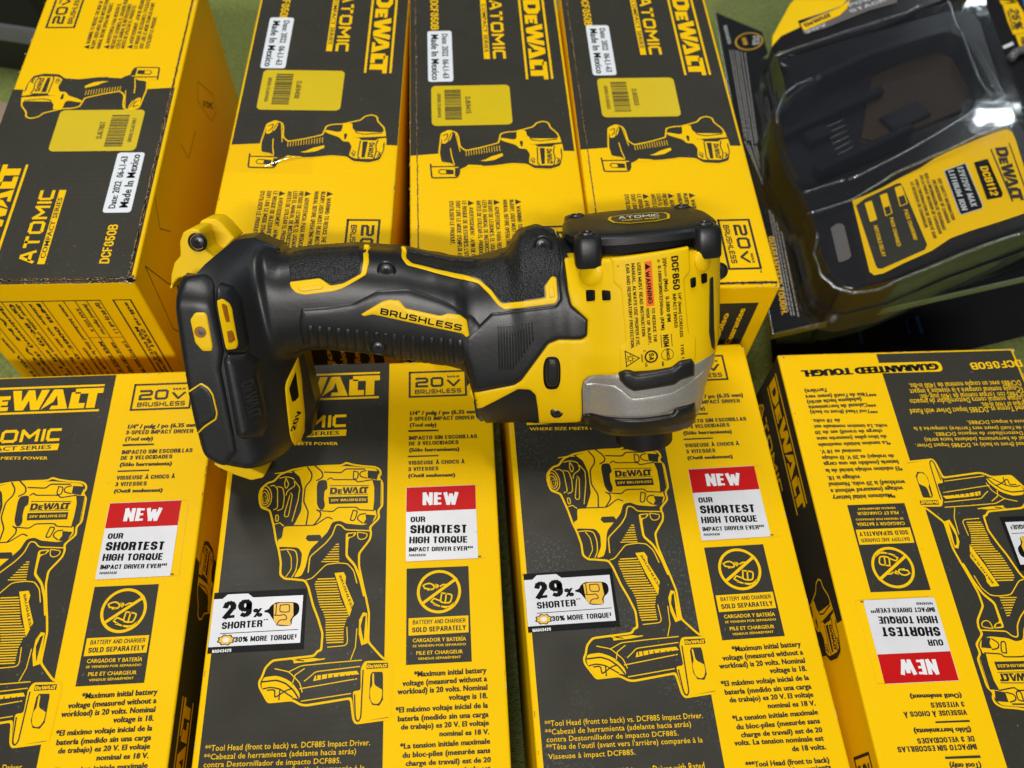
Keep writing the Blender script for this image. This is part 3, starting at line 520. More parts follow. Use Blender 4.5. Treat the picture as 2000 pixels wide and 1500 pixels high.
ART_S=[
('t',2,'yel','DCF850B',(14.2,6.5),(14.2,36.8),5.2,'c'),
('t',2,'yel','ATOMIC',(53.0,7.4),(53.0,66),8.1,'k'),
('p',2,'yel',[(47.2,6.7),(47.2,65.9),(51,65.9),(51,6.7)]),
('t',3,'ink','COMPACT SERIES',(48.0,11),(48.0,59.5),2.4,'s'),
('p',2,'yel',[(72.4,6.9),(72.4,85.5),(73.8,85.5),(73.8,6.9)]),
('p',2,'yel',[(88.0,6.9),(88.0,85.5),(89.4,85.5),(89.4,6.9)]),
('t',2,'yel','DEWALT',(75.6,7.4),(75.6,85.8),10.8,'logo'),
('p',3,'yel',[(18.0,154.9),(17.1,146.7),(18.5,133.1),(18.9,131.0),(23.8,128.0),(28.3,130.3),(29.4,133.5),(30.2,141.9),(33.1,145.1),(42.2,142.8),(52.1,139.5),(53.6,132.1),(57.9,130.6),(63.2,130.3),(73.4,126.8),(75.6,123.6),(79.9,122.1),(83.6,123.9),(84.1,127.7),(88.2,133.2),(89.9,143.8),(89.9,152.1),(87.6,160.2),(81.1,162.5),(71.6,161.7),(67.4,158.0),(59.3,157.2),(48.1,158.9),(32.6,159.4),(28.9,161.8),(23.9,156.1)]),
('inset',4,'ink',[(18.0,154.9),(17.1,146.7),(18.5,133.1),(18.9,131.0),(23.8,128.0),(28.3,130.3),(29.4,133.5),(30.2,141.9),(33.1,145.1),(42.2,142.8),(52.1,139.5),(53.6,132.1),(57.9,130.6),(63.2,130.3),(73.4,126.8),(75.6,123.6),(79.9,122.1),(83.6,123.9),(84.1,127.7),(88.2,133.2),(89.9,143.8),(89.9,152.1),(87.6,160.2),(81.1,162.5),(71.6,161.7),(67.4,158.0),(59.3,157.2),(48.1,158.9),(32.6,159.4),(28.9,161.8),(23.9,156.1)],0.9),
('p',5,'yel',[(63.6,130.3),(69.0,129.9),(69.4,134.7),(71.9,136.9),(87.1,137.4),(88.8,135.3),(89.4,140.6),(89.5,143.8),(88.1,146.9),(88.4,152.1),(86.8,157.1),(82.9,159.0),(72.5,158.7),(69.0,156.5),(70.2,149.4),(68.3,145.2),(64.5,145.1),(62.5,141.9),(57.4,139.6),(54.1,137.9),(53.4,136.3),(54.6,135.9),(61.3,137.6),(63.2,136.7)]),
('p',6,'ink',[(64.8,139.3),(66.1,138.3),(66.8,139.9),(66.3,143.1),(65.3,143.5)]),
('p',6,'ink',[(70.1,141.6),(71.2,142.0),(89.4,140.6),(89.5,141.9),(85.1,142.6),(83.4,144.1),(75.2,143.9),(73.8,142.2)]),
('p',6,'ink',[(76.2,144.9),(79.2,145.0),(78.2,157.9),(76.3,157.8)]),
('t',6,'ink','DEWALT',(80.1,145.8),(79.7,157.9),3.09,'logo'),
('l',6,'ink',[(70.0,131.5),(71.8,138.0),(77.0,139.2),(87.0,137.9)],0.7),
('l',6,'ink',[(85.0,143.7),(83.9,147.8),(84.6,153.0),(83.3,159.0)],0.7),
('l',6,'ink',[(74.8,144.4),(74.2,156.7),(75.1,158.8)],0.7),
('l',6,'ink',[(70.8,152.5),(72.6,153.6),(72.0,156.6)],0.5),
('l',6,'ink',[(85.3,153.0),(87.1,154.1),(85.3,157.1)],0.5),
('p',5,'yel',[(19.5,139.5),(19.2,134.2),(20.0,131.1),(23.8,128.5),(25.3,129.1),(25.6,132.3),(24.4,136.5),(21.3,139.5)]),
('l',6,'ink',[(20.3,133.2),(23.0,131.2),(22.5,135.4),(20.6,137.4)],0.6),
('l',6,'ink',[(24.9,131.2),(22.9,137.5)],0.5),
('p',5,'yel',[(40.9,154.1),(44.0,153.2),(47.8,150.7),(54.2,148.4),(54.5,150.4),(49.9,153.4),(44.6,154.5)]),
('p',5,'yel',[(32.7,158.4),(34.2,156.9),(42.3,157.7),(42.2,158.7),(32.6,159.2)]),
('l',5,'yel',[(24.2,143.8),(24.8,150.0),(26.1,156.7)],0.6),
('l',5,'yel',[(27.5,131.3),(28.5,137.7),(29.7,146.0)],0.5),
('l',5,'yel',[(33.1,145.6),(33.3,149.8)],0.35),
('l',5,'yel',[(34.6,145.4),(34.8,149.5)],0.35),
('l',5,'yel',[(36.1,145.1),(36.3,149.2)],0.35),
('l',5,'yel',[(37.6,144.8),(37.8,149.0)],0.35),
('l',5,'yel',[(39.1,144.6),(39.3,148.7)],0.35),
('l',5,'yel',[(40.6,144.3),(40.8,148.5)],0.35),
('l',5,'yel',[(42.1,144.1),(42.3,148.2)],0.35),
('l',5,'yel',[(43.6,143.8),(43.8,147.9)],0.35),
('l',5,'yel',[(45.1,143.5),(45.3,147.7)],0.35),
('l',5,'yel',[(46.6,143.3),(46.8,147.4)],0.35),
('l',5,'yel',[(48.2,143.0),(48.3,147.2)],0.35),
('l',5,'yel',[(49.7,142.7),(49.8,146.9)],0.35),
('l',5,'yel',[(51.2,142.5),(51.3,146.6)],0.35),
('l',5,'yel',[(52.7,142.2),(52.9,146.4)],0.35),
('p',5,'yel',[(12.5,155.7),(18.0,155.4),(18.4,156.9),(29.0,157.8),(28.8,163.3),(27.3,167.0),(13.1,166.5)]),
('l',6,'ink',[(12.5,155.9),(13.1,166.5),(27.3,166.7),(28.8,163.3),(29.0,158.1),(12.9,157.9)],0.9),
('p',6,'ink',[(16.5,161.9),(17.9,159.9),(25.6,160.7),(25.5,164.2),(17.9,163.9)]),
('p',7,'yel',[(17.2,161.9),(18.3,160.7),(21.2,161.0),(21.2,163.5),(18.2,163.4)]),
('p',6,'ink',[(26.4,159.2),(28.6,159.3),(28.0,165.7),(26.2,165.7)]),
('l',6,'ink',[(70.1,154.0),(71.3,154.1),(71.2,155.2),(70.0,155.2)],0.5),
('l',6,'ink',[(71.1,155.6),(72.3,155.6),(72.2,156.8),(71.0,156.7)],0.5),
('l',6,'ink',[(85.7,154.5),(86.9,154.6),(86.8,155.7),(85.6,155.7)],0.5),
('l',6,'ink',[(86.3,156.1),(87.5,156.1),(87.4,157.3),(86.2,157.2)],0.5),
('l',2,'ink',[(72.6,205),(89.8,205),(89.8,239.2),(72.6,239.2),(72.6,205)],1.3),
('t',3,'ink','20',(80.2,208.5),(80.2,225.5),7.2,'k'),
('t',3,'ink','V',(80.2,227),(80.2,235.5),5.0,'k'),
('t',3,'ink','MAX',(86,229),(86,235.5),1.5,'b'),
('t',3,'ink','BRUSHLESS',(74.6,208.5),(74.6,235.5),3.2,'k'),
('t',3,'ink','TM',(89.0,240.4),(89.0,242.2),0.9,'b'),
('p',3,'ink',[(59.300000000000004,184.2),(59.300000000000004,188.2),(62.800000000000004,186.2)]),
('t',3,'ink','WARNING: TO REDUCE THE RISK OF',(59.6,189.2),(59.6,231.8),2.5,'c'),
('t',3,'ink','INJURY, USER MUST READ INSTRUCTION',(56,184.4),(56,232.7),2.5,'c'),
('t',3,'ink','MANUAL BEFORE OPERATING PRODUCT.',(52.4,184.4),(52.4,229.8),2.5,'c'),
('p',3,'ink',[(47.2,184.2),(47.2,188.2),(50.7,186.2)]),
('t',3,'ink','ADVERTENCIA: PARA REDUCIR EL',(47.5,189.2),(47.5,229.0),2.5,'c'),
('t',3,'ink','RIESGO DE LESIONES, EL USUARIO DEBE',(43.9,184.4),(43.9,234.1),2.5,'c'),
('t',3,'ink','LEER EL MANUAL DE INSTRUCCIONES',(40.7,184.4),(40.7,228.4),2.5,'c'),
('t',3,'ink','ANTES DE UTILIZAR EL PRODUCTO.',(37.5,184.4),(37.5,227.0),2.5,'c'),
('p',3,'ink',[(32.900000000000006,184.2),(32.900000000000006,188.2),(36.400000000000006,186.2)]),
('t',3,'ink','AVERTISSEMENT : AFIN DE RÉDUIRE',(33.2,189.2),(33.2,233.2),2.5,'c'),
('t',3,'ink',"LE RISQUE DE BLESSURES, L'UTILISATEUR",(29.6,184.4),(29.6,236.9),2.5,'c'),
('t',3,'ink',"DOIT LIRE LE MODE D'EMPLOI AVANT",(26.1,184.4),(26.1,229.8),2.5,'c'),
('t',3,'ink',"D'UTILISER LE PRODUIT.",(22.4,184.4),(22.4,215.6),2.5,'c'),
]
ART_NEW=[
('t',1,'wht','NEW',(97.7,85.1),(115.4,85.6),7.09,'h'),
('t',1,'blk','OUR',(91.8,93.8),(99.0,93.9),3.0,'bi'),
('t',1,'blk','SHORTEST',(91.6,99.6),(119.3,100.6),4.5,'h'),
('t',1,'blk','HIGH TORQUE',(91.2,104.7),(119.4,105.6),3.6,'bi'),
('t',1,'blk','IMPACT DRIVER EVER***',(91.0,108.8),(121.8,109.6),2.3,'bi'),
('t',1,'blk','NA043430',(91.0,111.1),(99.1,111.4),1.2,'i'),
('t',1,'blk','TM',(123.9,113.2),(125.5,113.2),0.8,'b'),
]
ART_29=[
('t',2,'blk','29',(5.9,137.4),(19.2,136.6),8.59,'h'),
('t',2,'blk','%',(19.6,136.8),(24.0,136.7),3.71,'bi'),
('t',2,'blk','SHORTER',(6.0,141.8),(24.4,141.6),3.31,'bi'),
('t',2,'blk','**',(24.7,139.1),(26.8,139.0),1.0,'b'),
('t',2,'blk','30% MORE TORQUE†',(12.4,148.0),(40.2,148.1),2.5,'bi'),
('t',2,'wht','NA043429',(3.0,152.3),(11.5,152.2),1.5,'bi'),
('p',2,'blk',[(5.7,143.6),(40.8,143.4),(40.8,143.7),(5.7,143.9)]),
('p',2,'blk',[(24.5,134.0),(26.7,133.6),(27.3,132.0),(29.3,130.7),(30.3,130.4),(38.5,130.8),(40.3,131.9),(40.8,134.1),(40.3,136.3),(37.6,138.3),(37.6,141.8),(31.2,141.5),(28.0,137.1),(26.8,135.2),(24.8,134.9)]),
('p',3,'yeb',[(28.8,131.4),(31.4,130.8),(37.7,131.1),(38.2,136.9),(36.9,139.0),(37.4,141.7),(30.8,140.8),(29.3,138.6)]),
('l',4,'blk',[(31.8,131.9),(31.7,135.1),(36.3,135.4),(36.1,131.7),(31.8,131.9)],0.4),
('l',4,'blk',[(29.4,136.4),(31.9,136.7),(34.6,136.3),(35.5,138.9),(32.0,138.7),(30.8,141.1)],0.4),
('l',4,'blk',[(30.0,131.1),(30.1,136.5)],0.4),
('gear',2,'blk',(8.6,146.7),4.1),
('gear',3,'yeb',(8.6,146.7),3.4),
('disc',4,'wht',(8.6,146.7),1.5),
]
FLANGE=[(134.4,581.4),(146.3,283.7),(279.7,309.9),(322.2,319.1),(320.6,403.7),(311.3,459.7),(310.1,536.8),(315.1,599.4),(199.6,628.6)]
CARD=[(136.1,574.7),(165.7,546.2),(167.5,521.9),(159.3,514.2),(157.4,494.4),(162.1,477.1),(170.7,469.0),(182.3,474.5),(293.8,531.5),(304.9,467.4),(316.4,405.9),(321.3,322.2),(278.3,311.6),(148.3,285.9)]
BODY=[(158.7,480.0),(160.6,456.0),(160.4,437.1),(153.8,431.3),(150.0,420.6),(150.8,385.6),(156.4,363.4),(161.7,340.0),(163.7,308.3),(166.2,297.4),(172.2,288.9),(179.0,286.9),(200.3,291.6),(232.8,306.1),(270.0,319.4),(296.5,328.7),(293.2,364.8),(286.6,402.4),(285.1,437.8),(286.6,490.1),(282.6,506.2),(263.6,507.9),(203.2,492.4)]
RECESS=[(151.4,420.3),(156.8,431.3),(169.7,444.8),(183.0,455.7),(215.4,472.3),(262.2,485.2),(270.6,476.0),(276.6,430.3),(277.8,416.8),(270.2,412.9),(249.8,406.4),(227.4,388.8),(183.4,370.6),(164.3,362.3),(157.2,365.7),(152.8,385.3)]
FLOOR2=[(219.6,466.9),(272.8,494.0),(276.1,451.7),(265.6,428.2),(216.2,407.3),(205.6,413.4)]
LABEL=[(187.2,351.0),(193.6,353.7),(204.1,358.8),(214.7,365.0),(226.2,371.1),(235.5,377.7),(246.9,383.3),(263.6,390.6),(275.6,394.7),(277.8,392.1),(278.3,385.8),(277.0,343.7),(276.4,334.9),(275.4,336.3),(269.6,330.8),(257.2,326.7),(241.5,321.9),(231.5,318.1),(220.7,310.5),(206.3,303.9),(195.2,298.1),(190.4,297.2),(188.5,299.8)]
ICONP=[(188.6,347.1),(193.8,351.5),(211.8,360.6),(213.9,360.9),(214.7,358.3),(219.5,314.9),(217.7,311.7),(194.9,301.2),(192.9,301.4),(192.1,303.6)]
CTXT=[['DEWALT', (266.4, 380.5), (266.0, 340.3), 5.98, 'logo', 'ink'], ['DCB112', (255.7, 367.1), (256.8, 344.9), 4.07, 'bc', 'yel'], ['12V/20V MAX', (244.3, 368.7), (245.6, 338.5), 3.25, 'bc', 'sil'], ['LITHIUM ION', (239.4, 366.5), (240.6, 336.4), 3.04, 'bc', 'sil'], ['SEE SAFETY INFORMATION', (233.0, 361.4), (234.5, 330.5), 1.83, 'c', 'ink'], ['ON UNDERSIDE OF CHARGER.', (230.1, 360.7), (231.7, 328.1), 1.83, 'c', 'ink'], ['VER LA INFORMACIÓN DE SEGURIDAD', (227.0, 366.4), (228.7, 324.1), 1.82, 'c', 'ink'], ['EN LA PARTE INFERIOR DE CARGADOR', (224.4, 365.0), (226.3, 321.6), 1.72, 'c', 'ink'], ["VOIR L'INFORMATION DE SÛRETÉ SUR", (221.4, 362.5), (223.2, 318.8), 1.72, 'c', 'ink'], ['LE DESSOUS DE CHARGEUR.', (218.8, 360.5), (220.3, 326.2), 1.72, 'c', 'ink'], ['PACK CHARGING', (212.0, 340.6), (213.4, 318.7), 2.04, 'c', 'yel'], ['PACK CHARGED', (204.0, 335.8), (204.6, 315.3), 1.91, 'c', 'yel'], ['HOT/COLD DELAY', (195.1, 331.1), (196.0, 309.1), 2.02, 'c', 'yel']]
DCBBOX=[(253.7,371.0),(261.1,372.9),(263.1,346.4),(262.0,343.8),(254.5,342.8)]
LIBOX=[(237.3,366.9),(249.6,371.4),(251.8,338.9),(250.9,336.8),(240.1,333.5),(239.1,334.4)]
BARS=[[(263.9,379.8),(264.6,380.3),(266.9,340.1),(266.1,339.8)],[(274.0,383.1),(274.6,383.4),(274.9,344.8),(274.2,344.9)]]
ICONS=[[[(210.5,357.4),(213.9,358.7),(214.8,345.2),(210.9,343.5),(210.5,357.4)],[(210.5,357.4),(213.9,358.7),(214.3,351.6),(210.9,350.4)]],[[(202.1,352.7),(205.5,354.0),(205.9,339.0),(202.5,337.4),(202.1,352.7)],[(202.1,352.7),(205.5,354.0),(205.6,344.7),(202.3,343.4)]],[[(193.4,348.0),(196.8,349.3),(197.5,335.5),(194.1,334.3),(193.4,348.0)],[(193.4,348.0),(196.8,349.3),(197.5,335.5),(194.1,334.3)]]]
CONTACTS=[[(186.3,424.5),(197.3,428.1)],[(187.2,419.5),(197.6,423.2)],[(188.0,414.5),(198.0,418.3)],[(188.8,409.6),(198.3,413.4)],[(189.7,404.8),(198.7,408.6)],[(190.5,400.0),(199.0,403.8)]]
SCREWC=(167.5,476.0)
CARDT=[[(142.6,530.6),(145.0,441.0)],[(144.4,530.2),(146.3,438.4)],[(146.4,529.3),(147.9,438.2)],[(148.0,528.4),(149.3,435.6)],[(150.0,527.4),(151.2,435.3)],[(152.3,525.9),(152.4,435.1)],[(144.8,438.7),(151.6,403.2)],[(146.8,436.0),(152.9,394.2)],[(149.2,434.7),(154.1,394.1)],[(151.0,433.0),(155.3,385.2)],[(153.9,376.9),(156.3,298.5)],[(155.3,375.9),(157.8,296.5)],[(156.9,374.4),(159.3,295.3)],[(158.5,372.1),(161.5,295.1)]]
GT=[(150.9,355.7),(152.6,297.4)]
PN=[(140.1,557.8),(141.7,536.9)]
ROUND2X=[(156.1,537.4),9.5]
WINDOW=[(173.3,332.4),(176.6,335.1),(179.1,335.1),(180.5,333.2),(181.1,311.6),(179.6,309.5),(175.3,307.8),(174.1,307.9)]
BATT=[(160.3,497.1),(181.5,537.2),(211.6,567.1),(291.0,576.5),(287.1,526.8),(221.0,499.1),(162.8,484.2)]
BATT_Y=[(159.6,494.2),(161.1,504.9),(175.6,535.8),(184.8,547.1),(219.2,554.4),(220.8,538.9),(205.5,525.8),(187.4,520.1),(178.4,517.2),(179.1,510.6),(166.3,503.8),(161.3,497.0)]
BATT_G=[(179.3,513.4),(189.3,520.1),(207.4,526.6),(211.1,532.4),(239.9,534.0),(240.7,522.4),(223.2,518.3),(193.2,505.7),(180.5,502.8)]
BATT_YY=[(179.3,513.1),(205.1,524.4),(212.7,530.9),(209.6,522.6),(204.1,516.6),(180.8,505.6)]
BTXT=[['DEWALT', (182.3, 509.0), (199.5, 516.8), 3.6, 'logo', 'ink'], ['20V', (181.7, 502.0), (195.4, 507.8), 3.0, 'b', 'sil'], ['POWER', (211.4, 523.5), (234.4, 530.6), 3.4, 'b', 'sil'], ['STACK', (211.2, 517.2), (234.5, 524.9), 3.4, 'b', 'sil']]
PK2=[(342.3,643.4),(333.7,580.1),(334.6,528.7),(334.2,476.3),(334.1,442.3),(403.4,457.1),(464.9,716.8)]
PK2Y=[[(353.8,605.5),(367.6,604.9),(364.8,602.8),(354.1,600.9)],[(355.0,601.0),(366.9,606.7),(369.0,592.2),(370.4,570.9),(354.2,565.1),(353.9,580.1)],[(355.9,565.3),(370.1,570.0),(367.8,548.2),(355.4,545.5)]]
PK2B=[(371.9,610.6),(386.7,615.6),(385.1,600.6),(370.5,598.4)]
PK2W=[[(335.5,602.7),(340.9,606.0),(340.9,598.6),(338.2,599.3)],[(342.7,551.0),(351.4,556.8),(351.7,553.4),(343.0,547.9)]]
PK2T=[['25%', (358.7, 595.9), (356.6, 571.5), 7.0, 'b', 'ink'], ['SMALLER PACK', (356.0, 592.9), (354.6, 570.5), 1.8, 'b', 'ink'], ['POWER', (358.4, 562.9), (357.2, 551.7), 4, 'b', 'ink']]
CABLE=[(342.2,533.0),(347.7,540.1),(358.2,545.5),(366.8,536.1),(342.0,517.8),(360.8,514.0)]
HIGHLIGHTS=[[(157.1,476.0),(178.8,482.9),(202.8,490.9),(221.0,496.3),(239.1,501.6),(249.1,507.2)],[(176.6,450.4),(167.3,447.1),(160.3,440.6),(154.4,427.8),(152.2,414.7)],[(161.1,356.8),(172.2,360.1),(183.7,363.8)],[(160.8,340.6),(175.0,344.5),(186.8,348.7),(209.2,364.4),(224.8,371.7),(239.6,378.6),(257.3,387.5),(281.9,396.0)],[(185.6,363.0),(211.2,376.2),(243.0,396.0),(261.8,409.5),(270.7,413.1),(277.9,409.3),(281.7,398.5)],[(164.3,326.1),(160.8,310.7),(162.3,297.4),(167.5,288.4),(176.1,283.3)],[(264.9,509.9),(265.4,485.3),(267.0,458.7),(267.1,435.0),(271.2,415.7)],[(174.6,283.5),(188.6,284.2),(198.6,289.4),(223.2,299.5),(247.9,309.6),(263.9,314.3)]]
BLUE=[[(212.3,319.5),(214.1,320.0),(214.3,305.4),(212.6,304.9)],[(250.2,327.5),(252.6,328.3),(253.4,315.6),(251.6,315.0)],[(244.0,324.6),(244.7,324.9),(244.9,313.9),(244.2,313.6)]]
TRAY=[(172.3,295.0),(180.9,316.1),(222.1,307.3),(326.0,347.0),(380.4,363.1)]
# ================================================ the cloth and the boxes
mb=MB(); g=[]
N_=60
for j in range(N_+1):
    for i in range(N_+1):
        x=-1.0+2.2*i/N_; y=-.5+2.2*j/N_; g.append((x,y,.0012*math.sin(9*x+3*y)*math.sin(7*y)))
mb.add(g,[(j*(N_+1)+i,j*(N_+1)+i+1,(j+1)*(N_+1)+i+1,(j+1)*(N_+1)+i) for j in range(N_) for i in range(N_)],'felt_green')
tag(mb.build('table_cloth',smooth=True),'green felt cloth under the boxes',None,None,'structure')
Wm,Dm,Lm=135.,97.338,252.687
k_=S*.001
def carton_mesh(w,l,h,side_dark=False):
    mb=MB(); mb.box(0,w,-l,0,0,h,'card_yellow'); return mb
_shared={}
def part_mesh(key,name,parent,maker,M=None,label=None,**kw):
    if key in _shared:
        o=bpy.data.objects.new(name,_shared[key]); COL.objects.link(o); o.parent=parent
        if M is not None:o.matrix_local=M
        if label:o['label']=label
        return o
    o=maker().build(name,parent,k_,M=M,label=label,**kw); _shared[key]=o.data; return o
def front_print(dk='ink_dark'):
    mb=MB(); mb.poly([(2.6,-.6),(80.2,-.6),(80.2,-(Lm-1.5)),(2.6,-(Lm-1.5))],.03,dk)
    mb.poly([(p[0],-p[1]) for p in rrect(45.5,238.6,82,245.2,2.5)],.09,'ink_yellow')
    draw_art(mb,ART_F); return mb
def side_print(warp=None,dark=True):
    mb=MB(); W_=warp or (lambda p:p)
    mb.poly([(1.,-.8),(Dm-1,-.8),(Dm-1,-147.8),(Dm-14,-147.2),(Dm*.5,-147),(20,-147.2),(1.,-148.6)],.03,'ink_dark')
    draw_art(mb,ART_S,warp); return mb
def sticker(pts,fill,art,z=.12,extra=None):
    mb=MB(); mb.poly([(p[0],-p[1]) for p in pts],z,fill)
    if extra: extra(mb,z)
    draw_art(mb,art,None,z+.02); return mb
def new_sticker():
    mb=MB()
    mb.poly([(p[0],-p[1]) for p in rrect(89.6,75.,124.2,113.5,.8)],.2,'sticker_white')
    mb.poly([(p[0],-p[1]) for p in [(89.8,75.2),(124.2,75.2),(124.1,88.2),(89.7,88.2)]],.24,'ink_red')
    draw_art(mb,ART_NEW,None,.25)
    # clear border of the decal
    mb.line([(124.4,-75.4),(127.6,-75.4),(128,-113.6),(89.5,-114)],.16,.2,'ink_gold'); return mb
def shorter_sticker():
    mb=MB(); mb.poly([(p[0],-p[1]) for p in [(.9,124.6),(43.4,124.6),(43.8,152.4),(.9,152.4)]],.34,'sticker_black')
    mb.poly([(p[0],-p[1]) for p in [(1.,127.6),(5,127.6),(7.2,125.6),(16.5,125.6),(19,127.6),(42,127.6),(42,149.6),(1.,149.6)]],.37,'sticker_white')
    draw_art(mb,ART_29,None,.36); return mb
def date_sticker(P):
    def mk():
        mb=MB(); u0,v0,u1,v1=P; mb.poly([(p[0],-p[1]) for p in rrect(u0,v0,u1,v1,1.8)],.26,'label_white')
        f=lambda u,v:(u,-v,.3)
        put_text(mb,'Date: 2022  06-L1-63',(u1-6.2,v0+3),(u1-6.2,v1-3),3.6,'c',f,'ink_black')
        put_text(mb,'Made In Mexico',(u0+2.4,v0+3.5),(u0+2.4,v1-1.5),4.4,'c',f,'ink_black'); return mb
    return mk
def code_sticker(P,code,seed):
    def mk():
        mb=MB(); u0,v0,u1,v1=P; mb.poly([(p[0],-p[1]) for p in rrect(u0,v0,u1,v1,3)],.26,'label_yellow'); rnd=random.Random(seed)
        f=lambda u,v:(u,-v,.3); v=v0+3.5; sx=(u1-u0)/48
        while v<v1-5:
            w=rnd.choice([.35,.35,.7,1.0]); mb.poly([(u0+8*sx,-v),(u0+18*sx,-v),(u0+18*sx,-v-w),(u0+8*sx,-v-w)],.3,'ink_dark'); v+=w+rnd.choice([.3,.35,.6])
        put_text(mb,'QR00L1'+code,(u0+3.6*sx,v0+7),(u0+3.6*sx,v1-7),2.2,'c',f,'ink_dark')
        put_text(mb,code,(u0+20.5*sx,v0+10),(u0+20.5*sx,v1-10),3.2,'c',f,'ink_dark'); return mb
    return mk
def jag(mb,a,b,w,m,z,amp,n=70,seed=1):
    rnd=random.Random(seed); d=math.dist(a,b); ux,uy=(b[0]-a[0])/d,(b[1]-a[1])/d; L1=[];L2=[]
    for i in range(n+1):
        t=i/n*d; o=rnd.uniform(-amp,amp); w2=w*(1+rnd.uniform(-.35,.35)); L1.append((a[0]+ux*t-uy*(o-w2/2),a[1]+uy*t+ux*(o-w2/2))); L2.append((a[0]+ux*t-uy*(o+w2/2),a[1]+uy*t+ux*(o+w2/2)))
    for i in range(n): mb.poly([L1[i],L1[i+1],L2[i+1],L2[i]],z,m)
def torn(edges,seed,z=.32):
    mb=MB()
    for a,b,w in edges:
        a=(a[0],-a[1]);b=(b[0],-b[1])
        jag(mb,a,b,w*1.1,'corrugated_edge',z,.16,90,seed); jag(mb,a,b,w*.62,'dark_gap',z+.03,.3,120,seed+5)
        rnd=random.Random(seed+9); d=math.dist(a,b)
        for i in range(int(d/1.6)):   # pale paper fibres
            t=rnd.random(); x=a[0]+(b[0]-a[0])*t;y=a[1]+(b[1]-a[1])*t; q=rnd.uniform(-.5,.5)*w; x+=q if abs(b[0]-a[0])<abs(b[1]-a[1]) else 0; y+=0 if abs(b[0]-a[0])<abs(b[1]-a[1]) else q
            e=rnd.uniform(.25,.8); th=rnd.random()*6.28; mb.line([(x,y),(x+e*math.cos(th),y+e*math.sin(th))],.16,z+.05,'sticker_white' if i%3==0 else 'corrugated_edge')
    return mb
def edge_wear(w,l,seed,mb):
    rnd=random.Random(seed*3+1)
    def bit(x,y,s,m,z):
        a0=rnd.random()*6.28; mb.poly([(x+s*rnd.uniform(.4,1)*math.cos(a0+q),y+s*rnd.uniform(.4,1)*math.sin(a0+q)) for q in (0,1.2,2.5,3.8,5.1)],z,m)
    for i in range(46):
        e=rnd.randrange(4); t=rnd.random(); o=rnd.uniform(.5,1.1)
        x,y=[(o,-t*l),(w-o,-t*l),(t*w,-o),(t*w,-l+o)][e]
        L_=rnd.uniform(.6,3.2); d=(0,1) if e<2 else (1,0); pts=[(x,y),(x+d[0]*L_,y+d[1]*L_)]
        mb.line(pts,rnd.uniform(.12,.32),.02+.004*(i%3),rnd.choice(['corrugated_edge','worn_paper','worn_paper']))
    for cx_,cy_ in ((1.4,-1.4),(w-1.4,-1.4),(1.4,-l+1.4),(w-1.4,-l+1.4)):
        for i in range(5): bit(cx_+rnd.uniform(-.5,.9)*(1 if cx_<w/2 else -1),cy_+rnd.uniform(-.9,.5)*(1 if cy_>-l/2 else -1),rnd.uniform(.3,.8),rnd.choice(['corrugated_edge','worn_paper','dark_gap']),.03+.01*i)
    for i in range(26): bit(rnd.uniform(4,w-4),-rnd.uniform(4,l-4),rnd.uniform(.12,.3),rnd.choice(['worn_paper','dark_gap']),.42)
    return mb
def place(name,label,X,Y,th,wl,flip,group):
    x,y=X*S,Y*S; t=R_(th)
    if flip:
        w,l=wl[0]*k_,wl[1]*k_; x,y=x+math.cos(t)*w+math.sin(t)*l,y+math.sin(t)*w-math.cos(t)*l; t+=math.pi
    return empty(name,label,'boxed tool',(x,y,.0015),t,group)
TR=Matrix.Translation
GF='boxed tools lying front side up in the near row'; GS='boxed tools lying on edge in the far row'
SIDE=Matrix(((0,0,1,Wm*k_),(0,-1,0,-Lm*k_),(1,0,0,0),(0,0,0,1)))   # side artwork onto the right hand wall
FACES_F=[('A',-.29172,.22437,6.1506,0,(.55,.40),'near-row tool box at the bottom left corner, cropped by the picture\'s left edge',1),
('B',-.14724,.24070,6.0244,0,(.23,-.54),'near-row tool box under the driver\'s foot and grip, 29% sticker at left edge',1),
('C',-.00604,.25828,7.0266,0,(.23,.10),'near-row tool box directly below the driver\'s chuck, with a dusty dark panel',1),
('D',.14644,.26839,5.6272,1,(-1.,.05),'tool box printed upside down at the lower right, GUARANTEED TOUGH along its far end',1)]
for nm,X,Y,th,fl,(du,dv),lab,sd in FACES_F:
    r=place('tool_box',lab,X,Y,th,(Wm,Lm),fl,GF)
    part_mesh('cF','carton',r,lambda:carton_mesh(Wm,Lm,Dm),bevel=1.3*k_)
    off=TR((du*k_,-dv*k_,Dm*k_))
    pm=front_print('ink_dark_dusty' if nm=='C' else 'ink_dark'); edge_wear(Wm,Lm,ord(nm),pm); pm.build('printed_front',r,k_,M=off)
    part_mesh('new','new_sticker',r,new_sticker,M=off)
    if nm!='A': part_mesh('29','shorter_sticker',r,shorter_sticker,M=off@TR((0,0,0)))
    if nm in 'ABD':
        part_mesh('pS0','printed_side',r,side_print,M=SIDE)
def u1w(p): return (p[0],p[1] if p[1]>66 else 66+(p[1]-66)*.88)
FACES_S=[('U1',-.31779,.50912,5.1528,1,(.94,-1.07),'tool box at the upper left with torn right edge, small-print end facing the camera',(10.2,47.6,25.4,93.),(16,94.4,65,128.2),'DJ6785T'),
('U2',-.17992,.51624,3.4691,0,(.52,0),'far-row tool box with crumpled clear tape, second from the left',(9,34,24.4,82.8),(11.6,84.3,61.3,119.6),'DJ6940G'),
('U3',-.08221,.51462,6.2119,0,(-.67,0),'far-row tool box with the DJ69415 label, third from the left',(11.3,38.3,26.8,86.4),(13.,90.2,61,124.9),'DJ69415'),
('U4',.01726,.52835,5.7416,0,(-.79,1.07),'far-row tool box beside the blister pack, with the DJ65D03 label and torn near edge',(14,37.8,29,86),(16,88.8,64,123.4),'DJ65D03')]
